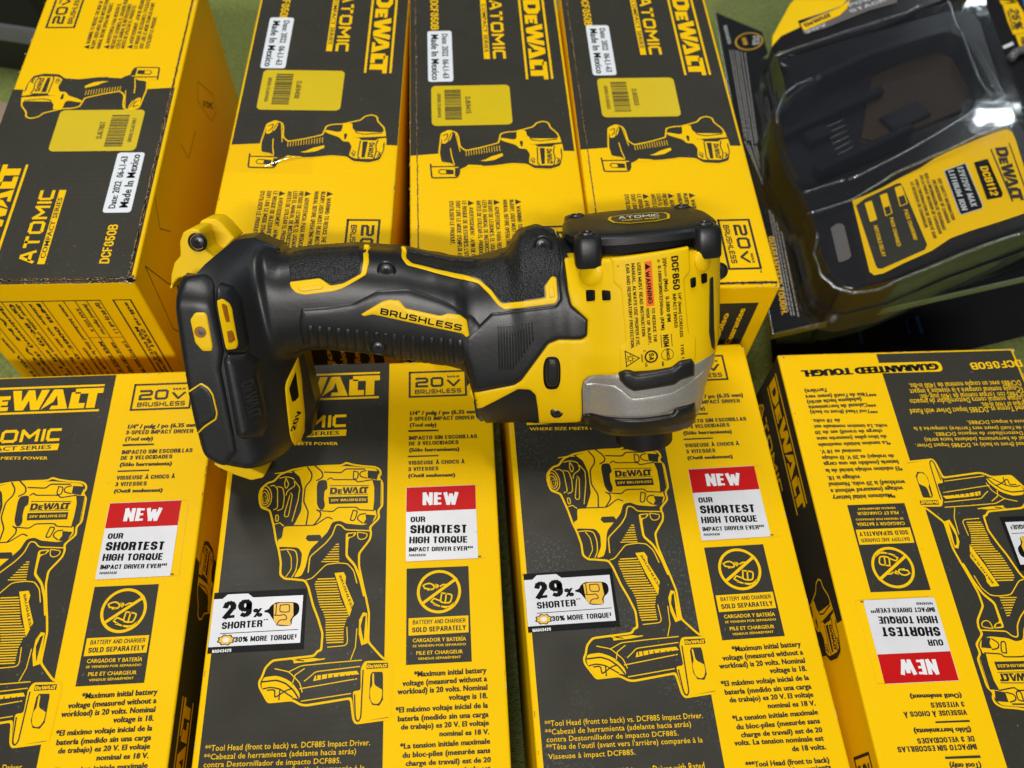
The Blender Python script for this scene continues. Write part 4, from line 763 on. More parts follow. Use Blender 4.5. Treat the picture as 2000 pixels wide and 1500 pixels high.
for nm,X,Y,th,fl,(du,dv),lab,dr,qr,code in FACES_S:
    r=place('tool_box',lab,X,Y,th,(Dm,Lm),fl,GS)
    part_mesh('cS','carton',r,lambda:carton_mesh(Dm,Lm,Wm),bevel=1.5*k_)
    off=TR((du*k_,-dv*k_,Wm*k_))
    pm=side_print(u1w if nm=='U1' else None); edge_wear(Dm,Lm,ord(nm[1]),pm); pm.build('printed_side',r,k_,M=off)
    date_sticker(dr)().build('date_label',r,k_,M=TR((0,0,Wm*k_)))
    code_sticker(qr,code,hash(code)%97 if 0 else sum(map(ord,code)))().build('barcode_label',r,k_,M=TR((0,0,Wm*k_)))
    if nm=='U1':
        torn([((3.4,2.6),(3.2,Lm-2),1.1),((3.4,2.6),(Dm-2,2.4),1.),((1.2,.2),(Dm-1,.0),.9)],3).build('torn_edge',r,k_,M=TR((0,0,Wm*k_)))
        m2=MB(); rnd=random.Random(4)      # crushed corner
        for i in range(16):
            a0=rnd.random()*6.28; c=(1.6+rnd.uniform(-1,1),1.2+rnd.uniform(-1,1)); m2.poly([(c[0]+rnd.uniform(.6,2.2)*math.cos(a0+q),-(c[1]+rnd.uniform(.6,2.2)*math.sin(a0+q))) for q in (0,1.3,2.6,4,5.2)],.5+.03*i,['dark_gap','dark_gap','corrugated_edge','sticker_white'][i%4] if i%5 else 'dark_gap')
        m2.build('crushed_corner',r,k_,M=TR((0,0,Wm*k_)))
        # end panel, canonical far end (y=0) that faces the camera; x runs to the camera's left
        mb=MB(); Z=lambda d:Wm-d
        E_=Matrix(((1,0,0,0),(0,0,1,.05*k_),(0,1,0,0),(0,0,0,1)))
        for x in (7,16): mb.line([(x,Z(15)),(x,10)],.9,.03,'ink_dark')
        mb.line([(7,Z(15)),(16,Z(15))],.8,.03,'ink_dark'); mb.line([(23,Z(15)),(95,Z(15))],.8,.03,'ink_dark')
        for x in (23,30,36,42,53,64,74,86): mb.line([(x,Z(15)),(x,10)],.5,.03,'ink_dark')
        mb.line([(23,Z(50)),(42,Z(50))],.4,.03,'ink_dark')
        fn=lambda x,y:(x,y,.05); rnd=random.Random(2)
        strs=['1.1 lbs (0.98 kg)','tool length (nominal)','A 20V MAX','LI-ION 20V max (1/4 in.)','max torque 1825 in-lbs','rotation 0-3250 RPM','Do not dispose of with household waste','No lo elimine con la basura doméstica','impacts 0-3800 IPM','For service call or visit our website','Para servicio visite nuestro sitio web']
        for i,(x,a_,b_) in enumerate([(26,17,46),(33,18,47),(38.5,22,44),(25,54,110),(32,55,105),(38.5,54,112),(46,18,100),(49.6,60,112),(57,17,112),(61,17,108),(68,17,115),(71,17,90),(78,17,112),(82,17,105),(90,17,110),(11,17,112),(13.6,40,100)]):
            put_text(mb,strs[i%len(strs)],(x,Z(b_)),(x,Z(a_)),2.,'b',fn,'ink_dark',1)
        mb.build('printed_end',r,k_,M=E_)
        # faint outlines on the right hand (canonical left, x=0) wall
        mb=MB(); A_=Matrix(((0,0,-1,-.05*k_),(-1,0,0,0),(0,1,0,0),(0,0,0,1)))
        mb.line([(17,Z(8)),(12,Z(60)),(30,Z(100)),(70,Z(104))],.6,.03,'ink_dark'); mb.line([(17,Z(8)),(30,Z(40)),(42,Z(60))],.6,.03,'ink_dark')
        mb.line([(60,Z(2)),(50,Z(16)),(60,Z(30))],.5,.03,'ink_dark'); mb.line([(120,Z(20)),(123,Z(34)),(150,Z(36))],.5,.03,'ink_dark')
        mb.line([(170,Z(30)),(182,Z(24)),(200,Z(50)),(196,Z(62)),(182,Z(58)),(170,Z(30))],.4,.03,'ink_dark'); put_text(mb,'ATOMIC',(176,Z(40)),(192,Z(56)),4,'k',fn,'ink_dark',1)
        mb.build('printed_wall',r,k_,M=A_)
    if nm=='U2':
        # crumpled tape over the divide
        mb=MB(); mb.poly([(-0.,-122),(48,-122),(50,-172),(0,-170)],.2,'clear_film'); mb.build('clear_tape',r,k_,M=TR((0,0,Wm*k_)))
        mb=MB(); pts=[]
        for i in range(25):
            t=i/24; u=22+36*t; v=166-11*math.sin(t*1.5)-1.5*t; pts.append((u,-v))
        vs=[];fs=[]
        for i,(x,y) in enumerate(pts):
            hh=1.1*math.sin(math.pi*i/24)+.25; ww=2.2*math.sin(math.pi*(i+.5)/25)+.3
            for q,zz_ in ((-1,.2),(-.45,.2+hh*.7),(0,.2+hh),(.5,.2+hh*.5),(1,.2)): vs.append((x+q*ww*.2,y+q*ww,zz_+.08*math.sin(i*2.3+q)))
        for i in range(24):
            for q in range(4): fs.append((i*5+q,i*5+q+1,i*5+5+q+1,i*5+5+q))
        mb.add(vs,fs,'clear_plastic'); mb.build('tape_wrinkle',r,k_,smooth=True,M=TR((0,0,Wm*k_)))
    if nm in('U3','U4'):
        e=[((3.7,1),(4.6,Lm-2),.42)] if nm=='U3' else [((3.9,1),(4.4,Lm-3),.55),((3,Lm-3.2),(Dm-1.5,Lm-2.6),1.5)]
        torn(e,5 if nm=='U3' else 8).build('torn_edge',r,k_,M=TR((0,0,Wm*k_)))
    if nm in('U2','U3','U4'):
        mb=MB(); Z=lambda d:Wm-d; mb.poly([(2,Z(14)),(Dm-8,Z(14)),(Dm-8,6),(2,6)],.03,'ink_dark'); fn=lambda x,y:(x,y,.07)
        for i,(x,s_) in enumerate([(Dm-14,'90 Day Money Back Guarantee'),(Dm-22,'Garantía de Reembolso'),(Dm-30,'Garantie de Remboursement'),(Dm-38,'de 90 Jours'),(Dm-50,'3 Year Limited Warranty')]):
            put_text(mb,s_,(x,10),(x,Z(19+4*i)),3.4,'b',fn,'ink_yellow',1)
        mb.build('printed_end',r,k_,M=Matrix(((1,0,0,0),(0,0,-1,-(Lm+.05)*k_),(0,1,0,0),(0,0,0,1))))
# ================================================ the impact driver
FOOT_T=32.
def _interp(x,tab):
    if x<=tab[0][0]: return tab[0][1:]
    for a,b in zip(tab,tab[1:]):
        if x<=b[0]:
            t=(x-a[0])/(b[0]-a[0]); t=t*t*(3-2*t)*.5+t*.5
            return tuple(u+(v-u)*t for u,v in zip(a[1:],b[1:]))
    return tab[-1][1:]
def _sup(x,e):
    x=abs(x)
    return 0. if x>=1 else (1-x**e)**(1/e)
def h_handle(p,q):
    if p<HANDLE[0][0] or p>HANDLE[-1][0]+14: return 0.
    qt,qb,T=_interp(p,HANDLE)
    e=1. if p<HANDLE[-1][0] else math.sqrt(max(0,1-((p-HANDLE[-1][0])/14)**2))
    return T*e*_sup((q-(qt+qb)/2)/((qt-qb)/2),2.6)
def h_head(p,q):
    if q<HEAD[0][0] or q>HEAD[-1][0]: return 0.
    pl,pr,T=_interp(q,HEAD)
    return T*_sup((p-(pl+pr)/2)/((pr-pl)/2),2.7)
def h_foot(p,q):
    h=FOOT_T
    for x0,y0,nx,ny,R in FOOT:
        d=(p-x0)*nx+(q-y0)*ny
        if d<=0: return 0.
        if d<R: h*=math.sqrt(1-(1-d/R)**2)
    return h
def H(p,q,m=7):
    a,b,c=h_handle(p,q),h_head(p,q),h_foot(p,q)
    M=max(a,b,c)
    if M<=0: return 0.
    return M*((a/M)**m+(b/M)**m+(c/M)**m)**(1/m)

FLIP=[[-189.3,17.5],[-187.0,16.3],[-180.1,16.7],[-174.9,14.1],[-168.1,9.9],[-169.1,8.3],[-174.5,7.5],[-181.2,10.8],[-188.0,15.2]]
HANDLE=[(-162.0,107.10000000000001,61.9,6.0),(-151.0,107.4,60.9,19.0),(-145.7,104.4,63.1,19.0),(-134.8,104.8,63.3,19.0),(-117.7,104.6,60.2,19.0),(-100.8,102.1,55.7,19.5),(-83.9,97.6,51.6,20.0),(-76.1,95.2,49.0,20.0),(-73.3,94.7,39.8,20.0),(-71.7,94.3,27.2,20.0),(-68.8,94.2,23.1,20.0),(-54.6,96.5,22.3,21.0),(-47.7,104.5,21.4,22.0),(-40.0,105.8,20.4,23.0),(-34.6,103.0,19.9,24.0),(-30.3,100.5,19.5,25.0)]
HEAD=[(18.8,-22.0,21.3,21.5),(21.7,-24.7,23.8,25.0),(25.8,-25.7,24.8,28.0),(30.5,-26.4,26.0,29.5),(40.2,-27.4,27.8,30.0),(48.1,-29.2,30.8,30.5),(58.0,-31.2,32.9,31.0),(77.0,-31.8,33.1,31.0),(97.3,-31.0,33.1,31.0),(103.2,-30.6,32.9,31.0)]
FOOT=[(-185.9,99.5,0.997,-0.078,6),(-189.1,58.6,1.0,0.025,6),(-188.3,27.5,0.701,0.713,7),(-182.1,21.4,0.287,0.958,7),(-163.5,15.8,-0.408,0.913,9),(-147.4,23.0,-0.959,0.283,13),(-143.2,37.1,-0.999,-0.048,24),(-144.5,63.3,-0.999,-0.054,28),(-146.9,106.7,-0.482,-0.876,26),(-156.4,111.9,-0.005,-1.0,20),(-185.0,101.2,0.897,-0.441,7)]
SCREWS=[[-102.2,97.0,3.6],[-109.3,66.1,3.2],[-39.1,101.4,3.7],[-38.4,31.3,2.6]]
TXT=[['DCF850', [8.5, 96.4], [9.1, 83.1], 2.84, 'b', 'ink', 'rating_text'], ['1/4" (6mm) CORDLESS', [11.0, 81.7], [11.6, 63.7], 1.25, 'c', 'ink', 'rating_text'], ['TYPE 1', [11.6, 60.8], [12.0, 54.5], 1.31, 'c', 'ink', 'rating_text'], ['IMPACT DRIVER', [8.8, 81.7], [9.3, 67.9], 1.41, 'c', 'ink', 'rating_text'], ['20V=== (Max)   0-3800 IPM', [5.2, 96.2], [6.6, 70.6], 1.43, 'c', 'ink', 'rating_text'], ['n  0-1000/2800/3250/min (RPM)', [3.2, 95.6], [4.2, 67.4], 1.28, 'c', 'ink', 'rating_text'], ['WARNING', [-1.6, 91.5], [-0.7, 78.6], 1.84, 'c', 'ink', 'rating_text'], ['TO REDUCE THE', [0.5, 76.9], [1.1, 62.7], 1.31, 'c', 'ink', 'rating_text'], ['RISK OF INJURY,', [-1.7, 76.8], [-1.1, 62.1], 1.31, 'c', 'ink', 'rating_text'], ['USER MUST READ INSTRUCTION', [-4.6, 95.1], [-3.5, 65.6], 1.39, 'c', 'ink', 'rating_text'], ['MANUAL. ALWAYS USE PROPER EYE,', [-6.8, 95.0], [-5.9, 61.8], 1.39, 'c', 'ink', 'rating_text'], ['EAR AND RESPIRATORY PROTECTION.', [-8.9, 94.8], [-8.0, 60.9], 1.39, 'c', 'ink', 'rating_text'], ['T', [-12.2, 94.6], [-12.2, 93.9], 0.7, 'c', 'ink', 'rating_text'], ['NOM', [4.6, 65.4], [4.9, 60.4], 2.34, 'b', 'ink', 'rating_text'], ['ANCE', [5.8, 59.8], [6.1, 54.7], 1.3, 'b', 'ink', 'rating_text'], ['C', [-3.2, 59.9], [-3.2, 59.0], 1.01, 'c', 'ink', 'rating_text'], ['US', [-2.7, 54.5], [-2.6, 52.7], 1.01, 'c', 'ink', 'rating_text'], ['1500399', [-4.2, 58.3], [-4.0, 54.9], 0.71, 'c', 'ink', 'rating_text'], ['MR', [4.0, 54.3], [4.0, 52.4], 0.98, 'c', 'ink', 'rating_text'], ['BRUSHLESS', [-106.3, 80.7], [-74.7, 71.0], 2.57, 'k', 'ink', 'badge_text'], ['20V', [-150.3, 31.1], [-147.3, 38.1], 1.53, 'b', 'ink', 'side_text']]
WARN=[[-1.7,95.3],[1.0,95.4],[1.7,77.7],[-1.4,77.6]]
TRI=[[-1.5,92.0],[-1.5,94.6],[0.6,93.2]]
SUN=[[-10.3,59.9],[-4.8,56.7],[-9.9,53.3]]
CSA=[-0.1,56.9]
ANCE=[6.4,57.2]
NOMB=[[[3.9,65.6],[4.2,60.4]],[[8.1,65.5],[8.3,60.5]]]
EMB=[[-163.4,61.9],[-162.7,44.0]]
HOOK=[[-193.0,94.4],[-191.3,100.8],[-189.0,105.4],[-186.0,108.0],[-185.1,113.6],[-182.7,117.5],[-179.3,118.5],[-176.2,118.0],[-175.9,114.4],[-175.7,109.6],[-172.3,106.4],[-178.2,99.6],[-188.7,99.0],[-191.4,96.4]]
HOOK2=[[-182.6,116.0],[-180.0,119.3],[-177.2,119.9],[-173.6,119.4],[-171.4,117.2],[-167.2,110.9],[-174.3,105.3],[-180.6,108.9]]
HOOKS=[-177.8,113.0]
FOOTHOLE=[-174.0,10.9]
LATCHHOLE=[-174.1,83.0]
RIGHTSC=[33.5,82.4]
FOOT_T=32.
FOOTPOLY=[[-185.9,99.5],[-189.1,58.6],[-188.3,27.5],[-182.1,21.4],[-163.5,15.8],[-147.4,23.0],[-143.2,37.1],[-144.5,63.3],[-146.9,106.7],[-156.4,111.9],[-164.3,111.9],[-172.1,106.3],[-178.5,99.4],[-185.0,101.2]]
RIBS=[[[-135.0,78.0],[-136.9,67.8]],[[-131.4,77.3],[-133.3,67.0]],[[-127.7,76.6],[-129.5,66.5]],[[-124.0,75.9],[-125.6,66.0]],[[-120.3,75.2],[-122.0,64.9]],[[-116.6,74.6],[-118.6,63.2]],[[-113.0,73.5],[-115.3,61.1]],[[-109.2,72.9],[-109.0,70.6]],[[-105.5,72.2],[-105.2,70.3]],[[-101.8,71.6],[-103.7,58.3]],[[-98.1,70.9],[-101.2,54.3]],[[-94.3,70.3],[-97.4,52.7]],[[-90.6,69.7],[-92.4,55.1]],[[-86.9,69.1],[-88.3,55.1]],[[-83.1,68.4],[-84.4,54.8]],[[-79.4,67.7],[-80.4,54.6]],[[-75.7,67.1],[-76.3,56.0]]]
NRIBS=[[[-59.5,73.2],[-60.8,51.3]],[[-58.4,73.2],[-59.7,51.2]],[[-57.3,73.2],[-58.5,51.1]],[[-56.2,73.2],[-57.4,51.0]],[[-55.0,73.2],[-56.3,51.0]],[[-53.9,73.2],[-55.1,50.9]],[[-52.8,73.2],[-53.8,52.9]],[[-51.7,73.2],[-52.5,54.8]],[[-50.6,73.3],[-51.3,56.7]],[[-49.5,73.3],[-50.0,58.5]],[[-48.4,73.3],[-48.7,60.3]],[[-47.3,73.3],[-47.5,62.1]],[[-46.1,73.3],[-46.2,63.9]]]
PATCHES={
'base_rail':[('blk',1.2,2.5,[[-192.4,94.6],[-180.1,103.2],[-171.0,103.5],[-168.2,101.6],[-167.1,98.6],[-167.2,73.9],[-169.6,66.9],[-170.0,37.1],[-170.2,31.0],[-188.5,13.3],[-195.6,19.3],[-195.7,52.3]])],
'latch_plate':[('yel',1.7,0.5,[[-174.7,90.9],[-170.9,90.6],[-170.2,89.1],[-170.5,76.7],[-171.3,74.7],[-175.0,75.1],[-177.2,78.8],[-177.2,88.1]])],
'vent_hood':[('blk',2.6,2.2,[[-166.7,98.1],[-165.5,100.0],[-161.5,97.7],[-158.9,92.1],[-158.8,73.8],[-160.0,71.1],[-166.9,73.3]])],
'vent_frame':[('yel',3.0,0.4,[[-166.1,95.3],[-163.9,94.6],[-162.0,92.4],[-161.4,90.1],[-161.4,76.0],[-162.2,74.2],[-165.5,74.6],[-166.0,75.7]]),('org',3.25,0.3,[[-164.8,94.0],[-162.7,91.9],[-162.5,85.3],[-164.2,85.4]]),('org',3.25,0.3,[[-164.5,82.4],[-162.3,82.2],[-161.9,77.9],[-164.7,76.3]])],
'logo_block':[('blk',3.4,4.5,[[-168.3,70.7],[-165.8,73.3],[-159.5,71.2],[-156.8,66.7],[-157.5,38.6],[-159.6,35.3],[-166.9,36.5],[-169.0,38.4]])],
'lower_latch':[('yel',1.6,0.5,[[-195.8,53.4],[-178.1,62.5],[-175.4,60.2],[-174.2,57.2],[-174.0,49.0],[-175.1,46.1],[-180.4,43.2],[-196.0,31.0]]),('blk',1.9,0.6,[[-195.2,52.7],[-178.3,62.1],[-175.8,59.9],[-174.6,57.1],[-174.4,49.1],[-175.4,46.7],[-180.4,44.0],[-195.4,31.8]])],
'side_frame':[('yel',1.3,1.2,[[-146.0,61.0],[-146.0,51.1],[-147.0,34.5],[-148.4,27.1],[-152.8,18.7],[-154.6,17.6],[-152.5,23.9],[-151.0,50.9],[-150.4,53.2]]),('drk',1.45,0.3,[[-146.9,56.5],[-147.3,44.1],[-149.7,42.6],[-149.9,50.0]])],
'grip_panel':[('blk',0.8,3.0,[[-139.6,79.3],[-137.8,85.1],[-126.9,85.0],[-116.5,85.8],[-106.1,90.0],[-93.5,89.7],[-79.8,83.5],[-69.2,76.1],[-64.7,69.1],[-69.2,60.8],[-75.6,54.9],[-85.1,56.4],[-101.9,59.7],[-118.4,64.1],[-135.0,66.9],[-140.3,68.6]])],
'rear_grip':[('rub',0.35,0.8,[[-142.1,104.6],[-135.7,105.3],[-125.1,105.2],[-114.7,104.8],[-112.3,101.7],[-112.7,97.4],[-119.6,94.8],[-124.6,93.7],[-126.9,95.2],[-128.4,96.8],[-140.5,96.7],[-141.3,102.2]])],
'rear_stripe':[('yel',0.75,0.5,[[-112.5,105.1],[-110.2,104.9],[-109.0,100.3],[-110.1,96.1],[-119.8,91.8],[-123.6,90.9],[-135.3,90.5],[-138.8,91.6],[-140.6,93.9],[-140.9,96.0],[-128.8,96.4],[-127.2,95.3],[-124.6,93.2],[-119.6,93.7],[-112.3,96.7],[-111.3,101.4]]),('yel',1.0,0.6,[[-138.2,94.8],[-128.6,95.3],[-127.0,93.0],[-128.3,92.2],[-136.1,91.8],[-138.0,92.8]])],
'front_stripe':[('yel',0.75,0.5,[[-97.3,103.0],[-96.5,100.3],[-94.1,97.6],[-70.6,89.4],[-66.1,88.0],[-62.3,84.1],[-59.1,79.6],[-56.6,77.7],[-36.1,79.4],[-34.9,81.1],[-34.9,89.4],[-36.8,90.0],[-39.9,86.3],[-39.8,81.8],[-56.4,80.2],[-57.9,80.7],[-61.1,85.5],[-65.4,89.3],[-69.5,90.8],[-92.1,97.9],[-94.7,99.8],[-95.3,102.8]]),('yel',1.0,0.5,[[-38.7,85.8],[-37.0,87.7],[-36.1,87.1],[-35.9,82.2],[-38.5,81.6]])],
'palm_grip':[('rub',0.35,1.0,[[-94.9,102.1],[-88.6,100.0],[-78.2,96.8],[-65.1,94.9],[-59.1,95.6],[-54.2,97.0],[-49.5,102.6],[-43.9,106.1],[-37.6,106.4],[-33.4,104.6],[-32.3,100.3],[-32.3,93.2],[-32.7,90.0],[-36.2,90.2],[-37.3,89.5],[-40.2,86.5],[-40.2,82.2],[-56.1,80.6],[-57.5,81.1],[-60.6,85.9],[-64.9,89.7],[-69.2,91.1],[-91.9,98.2],[-94.2,99.9]])],
'badge':[('yel',1.5,0.4,[[-114.8,80.7],[-105.1,85.5],[-102.0,86.1],[-97.9,85.4],[-95.8,82.1],[-82.4,77.9],[-79.2,78.6],[-74.7,77.6],[-71.9,75.1],[-71.4,67.6],[-73.3,68.2],[-74.2,69.6],[-109.4,80.6],[-112.6,80.0]])],
'neck_overmold':[('blk',0.9,1.3,[[-32.9,105.5],[-31.6,103.2],[-31.1,97.4],[-30.8,83.8],[-30.0,78.5],[-24.0,72.6],[-24.5,66.0],[-26.8,64.6],[-36.1,65.0],[-40.3,63.4],[-52.4,47.8],[-55.3,46.1],[-72.1,43.8],[-76.1,39.0],[-75.6,54.6],[-72.7,67.7],[-61.9,76.9],[-56.7,77.0],[-36.2,78.6],[-34.2,81.1],[-34.3,89.8],[-30.7,100.7]])],
'trigger_housing':[('yel',0.6,1.6,[[-75.4,37.2],[-72.2,43.1],[-55.1,45.7],[-52.2,47.5],[-40.1,63.0],[-35.9,64.7],[-26.6,64.3],[-24.5,65.7],[-23.9,72.5],[-29.8,78.4],[-30.7,83.8],[-31.1,95.7],[-14.8,96.8],[-8.1,96.5],[-9.7,50.5],[-24.6,47.9],[-26.8,46.0],[-27.8,41.7],[-27.8,28.9],[-28.4,24.8],[-36.8,23.7],[-46.0,23.2],[-46.3,33.8],[-46.8,40.4],[-49.0,43.0],[-53.8,43.5],[-73.7,33.1],[-75.4,35.2]])],
'trigger':[('blk',-0.5,3.0,[[-73.9,32.2],[-53.9,42.3],[-49.2,41.8],[-47.2,39.5],[-46.7,33.0],[-47.2,26.4],[-51.1,28.1],[-56.9,29.5],[-64.3,27.6],[-71.2,21.7],[-73.5,24.1]])],
'direction_button':[('drk',0.9,0.5,[[-35.8,50.4],[-36.0,47.9],[-36.3,46.0],[-36.8,44.6],[-37.4,43.5],[-38.2,42.9],[-39.9,42.7],[-41.6,43.0],[-42.4,43.7],[-42.9,44.8],[-43.2,46.2],[-43.3,48.0],[-43.2,50.6],[-43.0,53.2],[-42.6,54.9],[-42.1,56.2],[-41.5,57.2],[-40.7,57.7],[-39.0,57.8],[-37.4,57.6],[-36.6,57.0],[-36.1,56.0],[-35.8,54.7],[-35.7,53.0]]),('blk',2.4,1.5,[[-36.4,50.7],[-36.6,48.6],[-36.8,47.1],[-37.2,45.8],[-37.7,45.0],[-38.4,44.4],[-39.7,44.3],[-41.1,44.5],[-41.7,45.1],[-42.1,46.0],[-42.3,47.2],[-42.4,48.7],[-42.3,50.9],[-42.1,53.1],[-41.9,54.5],[-41.5,55.7],[-41.0,56.5],[-40.3,56.9],[-39.0,57.0],[-37.7,56.8],[-37.1,56.3],[-36.7,55.5],[-36.4,54.4],[-36.3,52.9]])],
'rating_plate':[('yel',0.9,0.8,[[-14.6,97.3],[15.8,99.2],[16.3,89.6],[13.7,86.9],[15.4,65.0],[18.4,62.3],[18.4,53.5],[15.1,50.4],[-12.7,50.8],[-12.6,61.2],[-10.1,63.2],[-11.1,85.1],[-13.9,87.8],[-14.0,94.3]])],
'motor_vent#0':[('drk',0.95,0.2,[[-24.1,84.7],[-20.5,84.9],[-20.7,80.4],[-24.2,79.9]])],
'motor_vent#1':[('drk',0.95,0.2,[[-18.2,85.0],[-14.8,84.6],[-14.8,80.7],[-18.2,80.5]])],
'motor_vent#2':[('drk',0.95,0.2,[[16.2,86.6],[18.6,87.0],[18.6,83.1],[16.4,82.7]])],
'motor_vent#3':[('drk',0.95,0.2,[[20.8,87.6],[23.6,87.4],[23.6,83.7],[21.0,83.5]])],
'boss#0':[('yel',2.6,5.0,[[-17.0,91.5],[-17.3,89.7],[-18.0,88.1],[-19.2,86.9],[-20.6,86.0],[-22.1,85.6],[-23.6,85.8],[-24.9,86.5],[-25.9,87.7],[-26.5,89.1],[-26.6,90.8],[-26.3,92.5],[-25.5,94.2],[-24.4,95.6],[-23.0,96.5],[-21.5,96.9],[-20.1,96.7],[-18.8,96.0],[-17.7,94.7],[-17.1,93.2]])],
'boss#1':[('yel',2.2,4.5,[[25.5,91.6],[25.3,90.2],[24.7,89.0],[23.7,88.1],[22.6,87.7],[21.4,87.8],[20.2,88.2],[19.2,89.1],[18.4,90.3],[17.9,91.8],[17.7,93.3],[17.9,94.7],[18.4,96.0],[19.2,96.9],[20.3,97.4],[21.5,97.4],[22.7,96.9],[23.8,96.0],[24.7,94.7],[25.3,93.2]])],
'gear_case':[('sil',0.8,1.6,[[-27.5,28.9],[-27.6,41.7],[-26.8,45.9],[-24.5,48.1],[-13.5,49.7],[-5.7,49.5],[9.8,50.5],[19.0,51.2],[23.3,52.1],[27.9,52.1],[31.8,38.4],[24.0,38.3],[23.1,34.4],[20.2,31.6],[9.8,32.4],[3.3,30.1],[-3.0,29.8],[-15.3,30.0]]),('sil',1.35,0.9,[[-26.3,45.3],[-14.3,45.0],[-11.3,43.0],[-7.8,39.7],[-2.9,39.9],[8.4,40.9],[16.2,44.1],[23.3,47.7],[21.8,37.1],[19.2,32.9],[9.6,33.2],[2.6,30.8],[-3.1,30.6],[-15.3,30.8],[-26.3,29.3]])],
'bumper_bar':[('blk',3.2,2.0,[[-13.2,50.8],[-10.8,52.2],[-8.4,52.0],[-6.0,50.6],[8.0,51.9],[11.2,54.2],[16.3,54.3],[17.8,51.6],[17.8,46.1],[11.8,45.4],[9.3,43.7],[-7.4,42.3],[-10.4,44.1],[-13.0,47.4]])],
'nose_ring':[('blk',2.0,2.0,[[-28.0,29.5],[-15.4,30.3],[-3.2,29.9],[8.2,30.5],[9.6,33.2],[18.5,34.0],[19.9,25.9],[21.9,11.1],[14.9,9.8],[1.1,10.3],[-12.6,12.0],[-22.8,14.2],[-27.8,23.7]])],
'side_strip':[('blk',1.0,0.6,[[24.8,84.8],[26.7,85.2],[27.2,63.9],[28.1,52.9],[25.9,55.7],[24.5,62.8]])],
}

TP=Vector((.99031,.11504,.07786));TQ=Vector((-.13282,.62005,.77324));TN=Vector((.04067,-.77608,.62932));TIP=Vector((.06089,.17789,.098))
drv=empty('impact_driver','yellow and black cordless impact driver lying across the boxes, nose toward the camera','impact driver',TIP)
drv.matrix_world=Matrix(((TP[0],TQ[0],TN[0],TIP[0]),(TP[1],TQ[1],TN[1],TIP[1]),(TP[2],TQ[2],TN[2],TIP[2]),(0,0,0,1)))
MM=dict(blk='plastic_black',yel='plastic_yellow',rub='rubber_black',drk='hole_black',org='plastic_and_reflection_amber',sil='gear_silver')
def dens(pts,step):
    out=[]
    for a,b in zip(pts,pts[1:]+pts[:1]):
        n=max(1,int(math.dist(a,b)/step)); out+=[(a[0]+(b[0]-a[0])*i/n,a[1]+(b[1]-a[1])*i/n) for i in range(n)]
    return out
def smooth_poly(pts,it=1):
    for _ in range(it):
        out=[]
        for a,b in zip(pts,pts[1:]+pts[:1]):
            d=math.dist(a,b); c=min(.25,.45/d if d else .25); out+=[(a[0]+(b[0]-a[0])*c,a[1]+(b[1]-a[1])*c),(b[0]+(a[0]-b[0])*c,b[1]+(a[1]-b[1])*c)]
        pts=out
    return pts
def patch_mesh(mb,pts,off,r,m,skirt=1.2,floor=None,grid=1.3,hf=None):
    hf=hf or H
    B=np.array(dens(smooth_poly([tuple(p) for p in pts]),.8)); n=len(B)
    A2=np.roll(B,-1,0); seg=A2-B; L2=(seg**2).sum(1)+1e-12
    def dist(P):
        d=P[:,None,:]-B[None]; t=np.clip((d*seg[None]).sum(2)/L2,0,1); q=d-t[...,None]*seg[None]; return np.sqrt((q**2).sum(2)).min(1)
    def inside(P):
        x,y=P[:,0][:,None],P[:,1][:,None]; c=((B[:,1]>y)!=(A2[:,1]>y))&(x<(A2[:,0]-B[:,0])*(y-B[:,1])/(A2[:,1]-B[:,1]+1e-12)+B[:,0]); return c.sum(1)%2==1
    ar=(B[:,0]*A2[:,1]-A2[:,0]*B[:,1]).sum(); sg=1 if ar>0 else -1
    nr=np.stack([-seg[:,1],seg[:,0]],1)/np.sqrt(L2)[:,None]*sg; nr=(nr+np.roll(nr,1,0)); nr/=np.linalg.norm(nr,axis=1)[:,None]+1e-9
    ex=[]
    for f in (.12,.35,.7,1.05):
        P=B+nr*(r*f); ok=(dist(P)>.9*r*f)&inside(P); ex.append(P[ok])
    xs=np.arange(B[:,0].min(),B[:,0].max(),grid); ys=np.arange(B[:,1].min(),B[:,1].max(),grid); G=np.array([(x+(grid/2 if j%2 else 0),y) for j,y in enumerate(ys) for x in xs])
    if len(G):
        ok=inside(G)&(dist(G)>r*1.05+grid*.55); ex.append(G[ok])
    P=np.concatenate([B]+ex)
    # drop near-duplicates
    vv,ee,ff,_,_,_=delaunay_2d_cdt([Vector(p) for p in P],[(i,(i+1)%n) for i in range(n)],[],1,1e-4)
    V=np.array([tuple(v) for v in vv]); d=dist(V); z=[]
    for (x,y),dd in zip(V,d):
        t=min(dd,r)/r; z.append(hf(x,y)+off*(math.sqrt(max(0,1-(1-t)**2)))-(.25 if dd<1e-3 else 0)*(1 if off else 0))
    fs=[]
    for f in ff:
        a,b,c=V[list(f[:3])]; fs.append(tuple(f) if (b[0]-a[0])*(c[1]-a[1])-(c[0]-a[0])*(b[1]-a[1])>0 else tuple(f)[::-1])
    base=[(V[i][0],V[i][1],z[i]) for i in range(len(V))]
    bl=[i for i in range(len(V)) if d[i]<1e-3]
    mb.add(base,fs,m)
    ring=[tuple(b) for b in B]; hz=[hf(*b) for b in ring]
    top=[(b[0],b[1],h-(.25 if off else 0)) for b,h in zip(ring,hz)]; bot=[(b[0],b[1],(h-skirt) if floor is None else floor) for b,h in zip(ring,hz)]
    mb.add(top+bot,[((i+1)%n,i,n+i,n+(i+1)%n) if sg>0 else (i,(i+1)%n,n+(i+1)%n,n+i) for i in range(n)],m)
